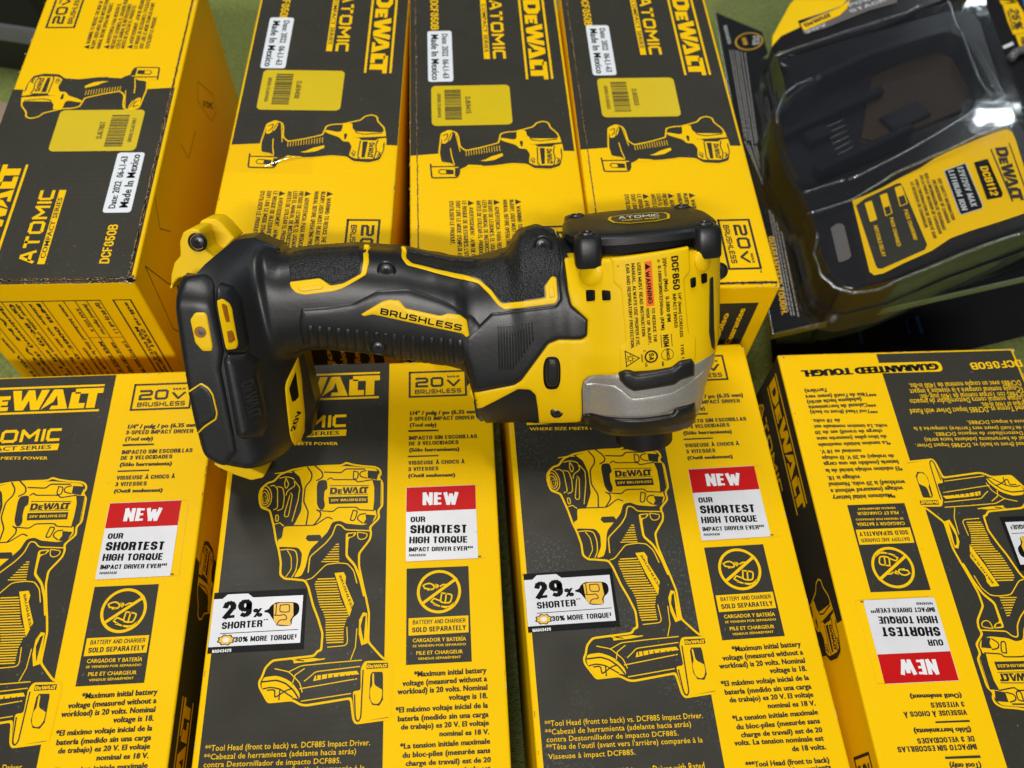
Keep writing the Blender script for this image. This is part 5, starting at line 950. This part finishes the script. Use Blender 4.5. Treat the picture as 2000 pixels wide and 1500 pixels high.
# base volumes
def loft_head():
    mb=MB(); vs=[];nn=56; rows=[]
    q0=HEAD[0][0]; qs=[q0+6,q0+12,q0+17,q0+23,q0+30,46,56,66,76,86,92,96.4,97.1]; qs=sorted(set(qs))
    for q in qs:
        pl,pr,T=_interp(q,HEAD); c=(pl+pr)/2; a=(pr-pl)/2; e=2.7
        sc=1
        for i in range(nn):
            t=2*math.pi*i/nn; vs.append((c+sc*a*math.copysign(abs(math.cos(t))**(2/e),math.cos(t)),q,sc*T*math.copysign(abs(math.sin(t))**(2/e),math.sin(t))))
    fs=[]
    for j in range(len(qs)-1):
        for i in range(nn): fs.append((j*nn+i,(j+1)*nn+i,(j+1)*nn+(i+1)%nn,j*nn+(i+1)%nn))
    fs.append(tuple(range(nn))); fs.append(tuple(range((len(qs)-1)*nn,len(qs)*nn))[::-1]); mb.add(vs,fs[:2*nn],'gear_silver'); mb.add(vs,fs[2*nn:],'plastic_yellow'); return mb
loft_head().build('motor_housing',drv,.001,smooth=40)
Q0=HEAD[0][0]; print('nose starts at',Q0)
def loft_handle():
    mb=MB(); vs=[];nn=48; ps=[HANDLE[0][0]+i*(HANDLE[-1][0]-HANDLE[0][0])/60 for i in range(61)]
    ends=[(HANDLE[-1][0]+14*math.sin(t),math.cos(t)) for t in (.3,.6,.9,1.2,1.45)]
    for p,k in [(p,1) for p in ps]+ends:
        qt,qb,T=_interp(p,HANDLE); c=(qt+qb)/2; a=(qt-qb)/2; e=2.6
        for i in range(nn):
            t=2*math.pi*i/nn; vs.append((p,c+a*math.copysign(abs(math.cos(t))**(2/e),math.cos(t)),k*T*math.copysign(abs(math.sin(t))**(2/e),math.sin(t))))
    m=len(ps)+len(ends); fs=[]
    for j in range(m-1):
        for i in range(nn): fs.append((j*nn+i,(j+1)*nn+i,(j+1)*nn+(i+1)%nn,j*nn+(i+1)%nn)[::-1])
    fs.append(tuple(range(nn))[::-1]); fs.append(tuple(range((m-1)*nn,m*nn))); mb.add(vs,fs,'plastic_black'); return mb
loft_handle().build('handle',drv,.001,smooth=True)
# blended skin: foot, handle and neck as one moulded shell
def pin(x,y,P):
    c=False
    for a,b_ in zip(P,P[1:]+P[:1]):
        if (a[1]>y)!=(b_[1]>y) and x<(b_[0]-a[0])*(y-a[1])/(b_[1]-a[1])+a[0]: c=not c
    return c
FP=[tuple(p) for p in FOOTPOLY]; FPd=dens(FP,1.5); FPd=[(x,y) for x,y in FPd if h_handle(x,y)<.5]
cxf=sum(p[0] for p in FP)/len(FP); cyf=sum(p[1] for p in FP)/len(FP)
top=[];bot=[]; p=HANDLE[0][0]
while p<-33:
    qt,qb,T=_interp(p,HANDLE)
    if not pin(p,qt-.1,FP): top.append((p,qt-.12))
    if not pin(p,qb+.1,FP): bot.append((p,qb+.12))
    p+=1.5
# order the foot chain from the handle's lower junction round to the upper junction
A0,B0=bot[0],top[0]; ang=lambda q:math.atan2(q[1]-cyf,q[0]-cxf); a0=ang(A0)
chain=sorted(FPd,key=lambda q:(a0-ang(q))%(2*math.pi))
shell=chain+top+[(top[-1][0],y) for y in (90,75,60,45,30)]+bot[::-1]
SHELLMB=MB(); mb=MB()
_sp=smooth_poly
def patch_raw(*a,**k):
    global smooth_poly
    smooth_poly=lambda p,it=1:p
    patch_mesh(*a,**k); smooth_poly=_sp
patch_raw(mb,shell,0,2.0,'plastic_black',floor=-12,grid=1.25); mb.build('moulded_shell',drv,.001,smooth=60)
LBL={'gear_case':'silver front gear case','trigger':'black trigger','badge':'yellow name strip with black capitals'}
for key,lst in PATCHES.items():
    mb=MB()
    for m,o_,r,pts in lst: patch_mesh(mb,pts,o_,r,MM[m],grid=1.2 if len(pts)<40 else 1.3)
    nm=key.split('#')[0]; mb.build({'badge':'name_strip','boss':'screw_boss'}.get(nm,nm),drv,.001,smooth=48,label=LBL.get(nm))
# ribs
def rib_set(rs,w,h,name,z0=.2):
    mb=MB()
    for a,b in rs:
        n=8; vs=[];fs=[]
        for i in range(n+1):
            t=i/n; x=a[0]+(b[0]-a[0])*t; y=a[1]+(b[1]-a[1])*t; hh=h*(1 if 0<i<n else .1)
            for dx,k in ((-w,0),(-w*.6,.85),(w*.6,.85),(w,0)): vs.append((x+dx,y,H(x+dx,y)+z0+(hh*k)))
        for i in range(n):
            for q in range(3): fs.append((i*4+q,i*4+q+1,i*4+5+q,i*4+4+q)[::-1])
        mb.add(vs,fs,'plastic_black')
    mb.build(name,drv,.001,smooth=True)
rib_set(RIBS,1.25,.65,'grip_ribs',.85); rib_set(NRIBS,.42,1.25,'thumb_ribs')
# screws
def screw(x,y,r,name='screw',z=None):
    h=(H(x,y)+.9) if z is None else z; M=TR((x,y,h-1.2)); mb=MB()
    mb.lathe([(r*1.25,0),(r*1.3,1.0),(r*1.12,1.5),(r*1.0,1.25),(r*.98,.2)],'plastic_black',M,28)
    mb.lathe([(.01,.7),(r*.95,.7),(r*.92,1.15),(r*.6,1.5),(.01,1.6)][::1],'steel_dark',M,28)
    for i in range(6):
        a=i*math.pi/3; mb.add([M@Vector((r*.42*math.cos(a+q)*k,r*.42*math.sin(a+q)*k,1.66)) for q,k in ((-.5,.55),(-.2,1.1),(.2,1.1),(.5,.55))],[(0,1,2,3)],'hole_black')
    mb.add([M@Vector((r*.26*math.cos(t*.5236),r*.26*math.sin(t*.5236),1.665)) for t in range(12)],[tuple(range(12))],'hole_black')
    mb.build(name,drv,.001,smooth=40)
for i_,(x,y,r) in enumerate(SCREWS): screw(x,y,r*.82,z=H(x,y)+(1.75 if i_==1 else .9))
# belt hook lugs (yellow, behind the foot's top corner)
def slab(pts,z0,z1,m,name,bev=1.2):
    mb=MB(); n=len(pts); a=sum(p[0]*q[1]-q[0]*p[1] for p,q in zip(pts,pts[1:]+pts[:1])); pts=list(pts) if a>0 else list(pts)[::-1]
    pts=smooth_poly(pts); n=len(pts); ip=inset(pts,bev*.35); jp=inset(pts,bev)
    vs=[(p[0],p[1],z0) for p in pts]+[(p[0],p[1],z1-bev) for p in pts]+[(p[0],p[1],z1-bev*.35) for p in ip]+[(p[0],p[1],z1) for p in jp]
    fs=[(k*n+i,k*n+(i+1)%n,(k+1)*n+(i+1)%n,(k+1)*n+i) for k in range(3) for i in range(n)]
    mb.add(vs,fs,m); mb.poly(jp,z1,m); return mb.build(name,drv,.001,smooth=45)
slab(FLIP,-12,10.5,'plastic_yellow','foot_lip',.6)
slab(HOOK,-9,6,'plastic_yellow','hook_mount',.7); slab(HOOK2,-22,-9.2,'plastic_yellow','hook_mount',.7)
screw(HOOKS[0],HOOKS[1],3.0,z=6.4)
mb=MB(); mb.lathe([(.01,0),(3.6,0),(3.9,.15)],'hole_black',TR((FOOTHOLE[0],FOOTHOLE[1],H(*FOOTHOLE)+.9)),30); mb.lathe([(3.9,-.2),(4.3,-.4),(4.3,.15),(3.9,.2)],'plastic_black',TR((FOOTHOLE[0],FOOTHOLE[1],H(*FOOTHOLE)+.9)),30)
mb.lathe([(.01,.3),(1.4,.3)],'plastic_and_reflection_amber',TR((FOOTHOLE[0]-1,FOOTHOLE[1]+2.,H(*FOOTHOLE)+.9)),12); mb.build('lamp_socket',drv,.001,smooth=40)  # amber disc paints the red-brown reflection in the socket
mb=MB(); h_=H(*LATCHHOLE)+1.75; mb.lathe([(.01,0),(2.3,.02)],'plastic_and_reflection_amber',TR((LATCHHOLE[0],LATCHHOLE[1],h_)),24); mb.lathe([(.01,.25),(1.35,.2),(1.4,0)],'steel_bright',TR((LATCHHOLE[0]+.5,LATCHHOLE[1],h_)),7); mb.build('latch_screw',drv,.001,smooth=30)
screw(RIGHTSC[0],RIGHTSC[1],2.9,z=5)
# end cap with four screw pillars
def capring(cx,a,b,e,n=64): return [(cx+a*math.copysign(abs(math.cos(t))**(2/e),math.cos(t)),b*math.copysign(abs(math.sin(t))**(2/e),math.sin(t))) for t in [2*math.pi*i/n for i in range(n)]]
mb=MB(); n=64; cx=.8
rows=[(97.2,26,24.5),(101.2,26,24.5),(101.3,29.5,28.),(101.8,30.6,29.2),(104.4,30.6,29.2),(105.4,29.6,28.2),(105.9,28,26.6),(106.1,22,20),(106.3,10,9)]
vs=[]
for q,a,b in rows: vs+=[(x,q,z) for x,z in capring(cx,a,b,3.0 if q<106 else 2.6)]
fs=[(j*n+i,(j+1)*n+i,(j+1)*n+(i+1)%n,j*n+(i+1)%n) for j in range(len(rows)-1) for i in range(n)]; fs.append(tuple(range((len(rows)-1)*n,len(rows)*n))[::-1])
mb.add(vs,fs[:n],'hole_black'); mb.add(vs,fs[n:],'plastic_black'); mb.build('end_cap',drv,.001,smooth=42)
RX=Matrix.Rotation(-math.pi/2,4,'X')   # lathe axis z -> +q
for sx in (-1,1):
    for sn in (-1,1):
        mb=MB(); px_=cx+sx*22.9; pz=sn*20.3
        pr=[(p[0],p[1]) for p in rrect(-5.4,-6.6,5.4,6.6,3.2)]; q0=93.6 if sn>0 else 90
        rr=[(q0,.92),(q0+.9,1),(103.4,1),(105.2,.9),(105.7,.7)]; vs=[];m_=len(pr)
        for q,s_ in rr: vs+=[(px_+x*s_,q,pz+z*s_+ (sn*2.6)) for x,z in pr]
        fs=[(j*m_+i,(j+1)*m_+i,(j+1)*m_+(i+1)%m_,j*m_+(i+1)%m_) for j in range(4) for i in range(m_)]; fs.append(tuple(range(4*m_,5*m_))[::-1]); fs.append(tuple(range(m_)))
        mb.add(vs,fs,'plastic_black'); mb.build('cap_pillar',drv,.001,smooth=45)
        M=Matrix.Translation((px_,105.4,pz+sn*1.2))@RX; mb=MB(); mb.lathe([(3.3,0),(3.4,.6),(2.8,1.2),(2.4,1.2),(2.3,.6),(.01,.6)],'steel_dark',M,24); mb.build('cap_screw',drv,.001,smooth=40)
# cap emblem
mb=MB(); F_=Matrix(((1,0,0,1.5),(0,0,1,106.45),(0,-1,0,0),(0,0,0,1)))
hexo=[(-12.5,2),(-11,8.5),(-3.5,11),(7.5,11),(12.5,8),(13.5,3),(11.5,-7),(5.5,-10.5),(-5.5,-10.5),(-11.2,-6)]
mb.poly(hexo,0,'plastic_yellow'); mb.poly(inset(hexo[::-1],1.2),.08,'satin_black'); fn=lambda x,y:(x,y,.16)
put_text(mb,'ATOMIC',(-8,.6),(8.6,-.8),6.2,'k',fn,'ink_white',1); put_text(mb,'COMPACT SERIES',(-7.5,-4.8),(7.6,-6),3.,'b',fn,'plastic_yellow',1)
ob=mb.build('cap_emblem',drv,.001,M=Matrix(((1,0,0,1.5*.001),(0,0,1,106.45*.001),(0,-1,0,0),(0,0,0,1))))
# chuck: knurled sleeve
mb=MB(); M=Matrix.Translation((1.0,Q0+2.6,0))@Matrix.Rotation(math.pi/2,4,'X')
mb.lathe([(14,-3.4),(14,-1.4),(11.4,1.5),(10.6,2.2),(10.6,5),(11.6,5.6),(12.0,6.2)]+[(12.1,7.0+.85*i) for i in range(10)]+[(11.6,15.4),(10,16),(7,16),(6,17.5),(3.6,17.6),(3.6,9)],'chuck_steel',M,84,knurl=(7,16,.42)); mb.build('chuck_sleeve',drv,.001,smooth=20)
# nose body behind the ring so that it has depth
mb=MB(); vs=[]; nn=56
rows=[(Q0+9,1.0),(Q0+4,1.0),(Q0+2,1.0),(Q0+.9,.985),(Q0+.2,.95),(Q0-.2,.88),(Q0-.3,.5)]
for q,sc in rows:
    pl,pr,T=_interp(max(q,Q0),HEAD); c=(pl+pr)/2; a=(pr-pl)/2
    for i in range(nn):
        t=2*math.pi*i/nn; vs.append((c+sc*a*math.copysign(abs(math.cos(t))**(2/2.7),math.cos(t)),q,sc*T*math.copysign(abs(math.sin(t))**(2/2.7),math.sin(t))))
fs=[(j*nn+(i+1)%nn,(j+1)*nn+(i+1)%nn,(j+1)*nn+i,j*nn+i) for j in range(len(rows)-1) for i in range(nn)]; fs=[f[::-1] for f in fs]; fs.append(tuple(range((len(rows)-1)*nn,len(rows)*nn))[::-1]); mb.add(vs,fs,'plastic_black'); mb.build('nose_bumper',drv,.001,smooth=50)
# rating plate print
def surf(o): return lambda p,q:(p,q,H(p,q)+o)
def put_surf(mb,s,a,b,h,st,o,m):
    put_text(mb,s,a,b,h,st,surf(o),m,1)
mb=MB(); mb2=MB(); mb3=MB()
for s,a,b,h,st,col,nm in TXT:
    if nm=='rating_text': put_surf(mb,s,a,b,h,st,1.02,'ink_black')
    elif nm=='badge_text': put_surf(mb2,s,a,b,h,st,1.62,'ink_black')
    else: put_surf(mb3,s,a,b,h,st,1.6,'ink_black')
def surf_poly(mb,pts,o,m):
    P=dens([tuple(p) for p in pts],1.0); 
    vv,ee,ff,_,_,_=delaunay_2d_cdt([Vector(p) for p in P],[(i,(i+1)%len(P)) for i in range(len(P))],[],1,1e-4)
    mb.add([(v[0],v[1],H(v[0],v[1])+o) for v in vv],[tuple(f) if (vv[f[1]]-vv[f[0]]).cross(vv[f[2]]-vv[f[0]])>0 else tuple(f)[::-1] for f in ff],m)
def surf_line(mb,pts,w,o,m):
    for a,b in zip(pts,pts[1:]):
        d=math.dist(a,b) or 1; ux,uy=(b[0]-a[0])/d*w/2,(b[1]-a[1])/d*w/2
        surf_poly(mb,[(a[0]-ux-uy,a[1]-uy+ux),(b[0]+ux-uy,b[1]+uy+ux),(b[0]+ux+uy,b[1]+uy-ux),(a[0]-ux+uy,a[1]-uy-ux)],o,m)
surf_poly(mb,WARN,.97,'warning_orange'); surf_poly(mb,TRI,1.02,'ink_black')
surf_line(mb,SUN+[SUN[0]],.35,1.02,'ink_black'); sc=[sum(p[i] for p in SUN)/3 for i in (0,1)]
ring=lambda c,r,n=20:[(c[0]+r*math.cos(2*math.pi*i/n),c[1]+r*math.sin(2*math.pi*i/n)) for i in range(n+1)]
surf_line(mb,ring(sc,.9,10),.25,1.02,'ink_black')
for i in range(8): surf_line(mb,[(sc[0]+1.2*math.cos(i*.785),sc[1]+1.2*math.sin(i*.785)),(sc[0]+1.8*math.cos(i*.785),sc[1]+1.8*math.sin(i*.785))],.22,1.02,'ink_black')
surf_line(mb,ring(CSA,2.35),.6,1.02,'ink_black'); put_surf(mb,'SA',(CSA[0]-.9,CSA[1]+1.5),(CSA[0]-.9,CSA[1]-1.6),2.,'b',1.02,'ink_black')
surf_line(mb,ring(ANCE,2.4),.2,1.02,'ink_black')
for l in NOMB: surf_line(mb,l,.25,1.02,'ink_black')
mb.build('rating_print',drv,.001); mb2.build('name_print',drv,.001); mb3.build('voltage_print',drv,.001)
# moulded emblem on the foot
mb=MB(); (x0,y0),(x1,y1)=EMB; put_surf(mb,'DEWALT',(x0+.5,y0-1),(x1+.5,y1+1),4.2,'logo',3.72,'satin_black')
for o2 in (-.6,6.): 
    d=math.dist(EMB[0],EMB[1]); ux,uy=(x1-x0)/d,(y1-y0)/d; nx,ny=-uy,ux
    surf_line(mb,[(x0+nx*o2,y0+ny*o2),(x1+nx*o2,y1+ny*o2)],.45,3.72,'satin_black')
mb.build('moulded_name',drv,.001)
# ================================================ charger, battery and blister pack
SLp=.22
def zp(x,z0): return z0*1000+SLp*(x-150)
def P3(p,z0): return (p[0],p[1],zp(p[0],z0))
pk=empty('blister_pack','clear plastic clamshell with a black printed card, in the top right corner holding the charger','packaging',(0,0,0))
def ringmesh(mb,rings,m,cap=True):
    n=len(rings[0]); vs=[v for r in rings for v in r]; fs=[(j*n+i,j*n+(i+1)%n,(j+1)*n+(i+1)%n,(j+1)*n+i) for j in range(len(rings)-1) for i in range(n)]
    mb.add(vs,fs,m)
    if cap:
        pts=[(v[0],v[1]) for v in rings[-1]]; t=tessellate_polygon([[Vector((p[0],p[1],0)) for p in pts]]); fs=[]
        for tri in t:
            A,B,C_=[pts[i] for i in tri]; fs.append(tri if (B[0]-A[0])*(C_[1]-A[1])-(C_[0]-A[0])*(B[1]-A[1])>0 else tri[::-1])
        mb.add(rings[-1],fs,m)
def ccw(p):
    a=sum(x[0]*y[1]-y[0]*x[1] for x,y in zip(p,p[1:]+p[:1])); return list(p) if a>0 else list(p)[::-1]
BODYO=smooth_poly(ccw(BODY),2); BODYP=inset(BODYO,1.6); RECP=smooth_poly(ccw(RECESS),2)
ch=empty('battery_charger','glossy black battery charger with a yellow DCB112 label, inside the clear blister','battery charger',(0,0,0))
mb=MB(); hole=_hole(BODYP and inset(BODYP,3.2),RECP)
ringmesh(mb,[[P3(p,.03) for p in inset(BODYP,-.1)],[P3(p,.06) for p in BODYP],[P3(p,.071) for p in inset(BODYP,.2)],[P3(p,.0755) for p in inset(BODYP,.7)],[P3(p,.0774) for p in inset(BODYP,1.8)],[P3(p,.078) for p in inset(BODYP,3.2)]],'glossy_black',False)
t=tessellate_polygon([[Vector((p[0],p[1],0)) for p in inset(BODYP,3.2)],[Vector((p[0],p[1],0)) for p in RECP[::-1]]]); allp=inset(BODYP,3.2)+RECP[::-1]; fs=[]
for tri in t:
    A,B,C_=[allp[i] for i in tri]; fs.append(tri if (B[0]-A[0])*(C_[1]-A[1])-(C_[0]-A[0])*(B[1]-A[1])>0 else tri[::-1])
mb.add([P3(p,.078) for p in allp],fs,'glossy_black')
ringmesh(mb,[[P3(p,.078) for p in RECP],[P3(p,.077) for p in inset(RECP,.8)],[P3(p,.062) for p in inset(RECP,2.)]],'glossy_black',True)
mb.build('charger_body',ch,.001,smooth=35)
mb=MB(); F2=smooth_poly(ccw(FLOOR2)); ringmesh(mb,[[P3(p,.0615) for p in F2],[P3(p,.064) for p in inset(F2,.8)]],'amber_reflection',True)  # brown patch paints the reflection seen in the cradle
fx=lambda u,v:(lambda o:(o[0],o[1]))((0,0))
c0=Vector((FLOOR2[0][0],FLOOR2[0][1],0)); 
mb.build('cradle_floor',ch,.001,smooth=35)
mb=MB()
for a,b in CONTACTS: mb.tube([P3(a,.0655),P3(b,.0668)],.45,'steel_bright',6)
mb.build('contact_pins',ch,.001)
def rail(a,b,w,z0,z1,m='glossy_black'):
    d=math.dist(a,b); ux,uy=(b[0]-a[0])/d,(b[1]-a[1])/d; q=[(a[0]-uy*w/2,a[1]+ux*w/2),(a[0]+uy*w/2,a[1]-ux*w/2),(b[0]+uy*w/2,b[1]-ux*w/2),(b[0]-uy*w/2,b[1]+ux*w/2)]; q=ccw(q)
    ringmesh(mb,[[P3(p,z0) for p in q],[P3(p,z1-.001) for p in q],[P3(p,z1) for p in inset(q,.8)]],m,True)
mb=MB(); rb=lambda t,s:(RECESS[0][0]*(1-t)+RECESS[7][0]*t,0)
cxr=sum(p[0] for p in RECESS)/len(RECESS); cyr=sum(p[1] for p in RECESS)/len(RECESS)
for dx,dy,l,w,z1 in [(-20,14,70,5,.070),(-6,-20,64,5,.070),(-30,-2,16,10,.068),(22,6,26,14,.067)]:
    a=R_(26); rail((cxr+dx-l/2*math.cos(a),cyr+dy-l/2*math.sin(a)),(cxr+dx+l/2*math.cos(a),cyr+dy+l/2*math.sin(a)),w,.06,z1)
mb.build('guide_rails',ch,.001,smooth=35)
mb=MB(); s_=SCREWC; mb.lathe([(6.5,0),(6.8,1.2),(6,1.6),(5.2,1.2),(5,.2),(2.2,.2),(2.0,1.),(.8,1.2),(.6,.6),(.01,.5)],'glossy_black',TR((s_[0],s_[1],zp(s_[0],.0762))),28); mb.build('recessed_screw',ch,.001,smooth=40)
lb=MB()
def flatp(mb,pts,z0,m):
    pts=ccw(pts); t=tessellate_polygon([[Vector((p[0],p[1],0)) for p in pts]]); fs=[]
    for tri in t:
        A,B,C_=[pts[i] for i in tri]; fs.append(tri if (B[0]-A[0])*(C_[1]-A[1])-(C_[0]-A[0])*(B[1]-A[1])>0 else tri[::-1])
    mb.add([P3(p,z0) for p in pts],fs,m)
flatp(lb,LABEL,.0784,'ink_yellow'); flatp(lb,ICONP,.07855,'ink_dark'); flatp(lb,DCBBOX,.0786,'ink_black'); flatp(lb,LIBOX,.0786,'silver_print'); flatp(lb,inset(ccw(LIBOX),.5),.07868,'ink_black')
for b in BARS: flatp(lb,b,.0786,'ink_dark')
for o_,i_ in ICONS:
    flatp(lb,i_,.0787,'ink_yellow')
    for a,b in zip(o_,o_[1:]):
        d=math.dist(a,b) or 1; ux,uy=(b[0]-a[0])/d*.25,(b[1]-a[1])/d*.25; flatp(lb,[(a[0]-uy,a[1]+ux),(b[0]-uy,b[1]+ux),(b[0]+uy,b[1]-ux),(a[0]+uy,a[1]-ux)],.07875,'ink_yellow')
for s,a,b,h,st,col in CTXT: put_text(lb,s,a,b,h,st,lambda x,y:(x,y,zp(x,.0788)),COLR[col] if col!='ink' else 'ink_dark',1)
lb.build('label',ch,.001)
mb=MB(); flatp(mb,WINDOW,.0784,'grey_label'); mb.build('indicator_window',ch,.001)
# battery at the back
bt=empty('battery_pack','black and yellow slide-on battery behind the charger, inside the clear blister','battery',(0,0,0))
BP=smooth_poly(ccw(BATT)); mb=MB(); ringmesh(mb,[[P3(p,.04) for p in BP],[P3(p,.073) for p in BP],[P3(p,.0745) for p in inset(BP,1.6)]],'glossy_black',True); mb.build('battery_body',bt,.001,smooth=35)
mb=MB(); flatp(mb,BATT_Y,.0748,'plastic_yellow'); flatp(mb,BATT_G,.0751,'grey_label'); flatp(mb,BATT_YY,.0754,'ink_yellow')
for s,a,b,h,st,col in BTXT: put_text(mb,s,a,b,h,st,lambda x,y:(x,y,zp(x,.0756)),COLR[col],1)
mb.build('battery_label',bt,.001)
# card
mb=MB(); flatp(mb,CARD,.0465,'sticker_black')
for a,b in CARDT:
    d=math.dist(a,b); ux,uy=(b[0]-a[0])/d,(b[1]-a[1])/d; rnd=random.Random(int(a[0]*7)); t=0
    while t<d-1:
        w=rnd.uniform(1,3.4); e_=min(t+w,d)
        A=(a[0]+ux*t,a[1]+uy*t);B=(a[0]+ux*e_,a[1]+uy*e_); q=.32; flatp(mb,[(A[0]-uy*q,A[1]+ux*q),(B[0]-uy*q,B[1]+ux*q),(B[0]+uy*q,B[1]-ux*q),(A[0]+uy*q,A[1]-ux*q)],.0467,'small_print'); t=e_+.6
put_text(mb,'GUARANTEED TOUGH.',GT[0],GT[1],3.4,'b',lambda x,y:(x,y,zp(x,.0468)),'ink_gold',1); put_text(mb,'N584806',PN[0],PN[1],2.4,'b',lambda x,y:(x,y,zp(x,.0468)),'silver_print',1)
(rx,ry),rr_=ROUND2X; flatp(mb,[(rx+rr_*math.cos(i*.35),ry+rr_*math.sin(i*.35)) for i in range(18)],.0467,'ink_gold'); flatp(mb,[(rx+(rr_-.9)*math.cos(i*.35),ry+(rr_-.9)*math.sin(i*.35)) for i in range(18)],.0468,'ink_black')
flatp(mb,[(rx+2,ry-5),(rx+7,ry-4),(rx+7,ry+4),(rx+3,ry+5)],.0469,'silver_print'); put_text(mb,'2X',(rx+2.4,ry+3.6),(rx+3.4,ry-3.6),3.4,'b',lambda x,y:(x,y,zp(x,.047)),'ink_black',1)
put_text(mb,'RUNTIME',(rx-5,ry+4),(rx-4,ry-4),3.,'b',lambda x,y:(x,y,zp(x,.047)),'ink_gold',1)
mb.build('printed_card',pk,.001)
# clear shell: flange + dome + lower tray
mb=MB(); OUT=[(p[0],p[1]) for p in BODYO]; o1=inset(OUT,-3); 
FL=ccw(FLANGE); t=tessellate_polygon([[Vector((p[0],p[1],0)) for p in FL],[Vector((p[0],p[1],0)) for p in inset(OUT,-4.5)[::-1]]]); allp=FL+inset(OUT,-4.5)[::-1]; fs=[]
for tri in t:
    A,B,C_=[allp[i] for i in tri]; fs.append(tri if (B[0]-A[0])*(C_[1]-A[1])-(C_[0]-A[0])*(B[1]-A[1])>0 else tri[::-1])
mb.add([P3(p,.0478) for p in allp],fs,'clear_plastic')
ringmesh(mb,[[P3(p,.0478) for p in inset(OUT,-4.5)],[P3(p,.0495) for p in inset(OUT,-3.6)],[P3(p,.062) for p in inset(OUT,-3.0)],[P3(p,.0625) for p in inset(OUT,-1.6)],[P3(p,.078) for p in inset(OUT,-1.2)],[P3(p,.0815) for p in inset(OUT,0)],[P3(p,.0825) for p in inset(OUT,1.6)]],'clear_plastic',True)
# recessed cradle window in the dome
ringmesh(mb,[[P3(p,.0830) for p in RECP],[P3(p,.0845) for p in inset(RECP,2.0)]],'clear_plastic',True)
mb.build('clear_shell',pk,.001,smooth=30)
mb=MB()
for l in HIGHLIGHTS:
    q=[]
    for a_,b_ in zip(l,l[1:]): q+=[(a_[0]+(b_[0]-a_[0])*t/4,a_[1]+(b_[1]-a_[1])*t/4) for t in range(4)]
    q.append(l[-1]); mb.tube([P3((x+.4*math.sin(i*1.3),y),.0828) for i,(x,y) in enumerate(q)],.75,'clear_highlight',8)
mb.build('ridge_highlights',pk,.001,smooth=True)  # beads added on the moulded edges to draw the shell's highlight lines
mb=MB(); fe=FLANGE; a,b,c_=fe[0],fe[1],fe[3]      # turned down rim and lower tray
n_=len(TRAY)
rim=[P3((a[0],a[1]),.0478),P3((b[0],b[1]),.0478),P3((c_[0],c_[1]),.0478)]; rim2=[(x-.8,y-.8,z-4.5) for x,y,z in rim]
mb.add(rim+rim2,[(0,1,4,3),(1,2,5,4)],'clear_rim')
p1=[P3(p,.046) for p in [(b[0]+4,b[1]+3),(b[0]+50,b[1]+12),(b[0]+95,b[1]+21),(b[0]+150,b[1]+33)]]; p2=[(b[0]+16,b[1]+14,2),(b[0]+66,b[1]+16,2),(b[0]+100,b[1]+36,2),(b[0]+150,b[1]+52,2)]
mb.add(p1+p2,[(i,i+1,i+5,i+4) for i in range(3)],'clear_plastic')
p3=[P3(p,.046) for p in [(b[0]+4,b[1]+3),(a[0]+5,a[1]-5)]]; p4=[(b[0]+16,b[1]+14,2),(a[0]+16,a[1]-5,2)]
mb.add(p3+p4,[(0,1,3,2)],'clear_plastic')
for q in BLUE: mb.poly(ccw(q),12,'print_blue')
mb.build('lower_tray',pk,.001,smooth=30)
mb=MB(); mb.tube([(v[0],v[1],v[2]) for v in rim],.5,'clear_rim',6); mb.build('rim_bead',pk,.001)
# dark panel added under the tray, darkens the ground seen through it
mb=MB(); mb.poly(ccw([(b[0]+12,b[1]+2),(b[0]+75,b[1]+4),(b[0]+240,b[1]+60),(b[0]+260,b[1]+300),(b[0]+22,b[1]+290)]),6,'sticker_black'); mb.build('dark_underlay',pk,.001)
# second package behind
p2k=empty('packaging_card','black and yellow printed pack reading 25% in the far top right corner','packaging',(0,0,0))
mb=MB(); pp=ccw(PK2); ringmesh(mb,[[(p[0],p[1],1) for p in pp],[(p[0],p[1],44.6) for p in pp],[(p[0],p[1],45) for p in inset(pp,.5)]],'sticker_black',True)
for q in PK2Y: mb.poly(ccw(q),45.3,'ink_yellow')
mb.poly(ccw(PK2B),45.5,'print_blue')
for q in PK2W: mb.poly(ccw(q),45.5,'sticker_white')
for s,a,b,h,st,col in PK2T: put_text(mb,s,a,b,h,st,lambda x,y:(x,y,45.6),'ink_dark',1)
mb.build('printed_carton',p2k,.001)
mb=MB(); mb.tube([(p[0],p[1],49) for p in CABLE[:4]],3.2,'cable_grey',10); tag(mb.build('power_cable',None,.001,smooth=True),'grey cable coiled at the right edge beside the blister pack','cable')
# ================================================ top left: case and round tool
cs=empty('tool_case','black hard case with a grey band, at the top left corner behind the boxes','tool case',(-.47,.53,0),R_(-8))
mb=MB(); mb.box(-.12,.13,.0,.25,0,.075,'case_black'); mb.build('case_body',cs,bevel=.006)
mb=MB(); mb.box(-.12,.128,-.002,.02,.03,.045,'case_grey'); mb.build('case_band',cs,bevel=.002)
mb=MB(); mb.box(.03,.132,.075,.12,.0755,.083,'plastic_yellow'); mb.build('yellow_latch',cs,bevel=.002)
mb=MB(); mb.lathe([(.034,0),(.036,.004),(.036,.03),(.033,.036),(.02,.038),(.001,.038)],'beige_plastic',TR((-.366,.440,.0015))@Matrix.Scale(.62,4),32); tag(mb.build('round_pot',smooth=40),'beige round lid at the left edge, beside the black case','lid')
mb=MB(); mb.box(-.46,-.345,.40,.425,.0015,.02,'pale_blue'); tag(mb.build('blue_pouch',bevel=.004),'pale blue packet at the left edge, just below the beige lid','packet')
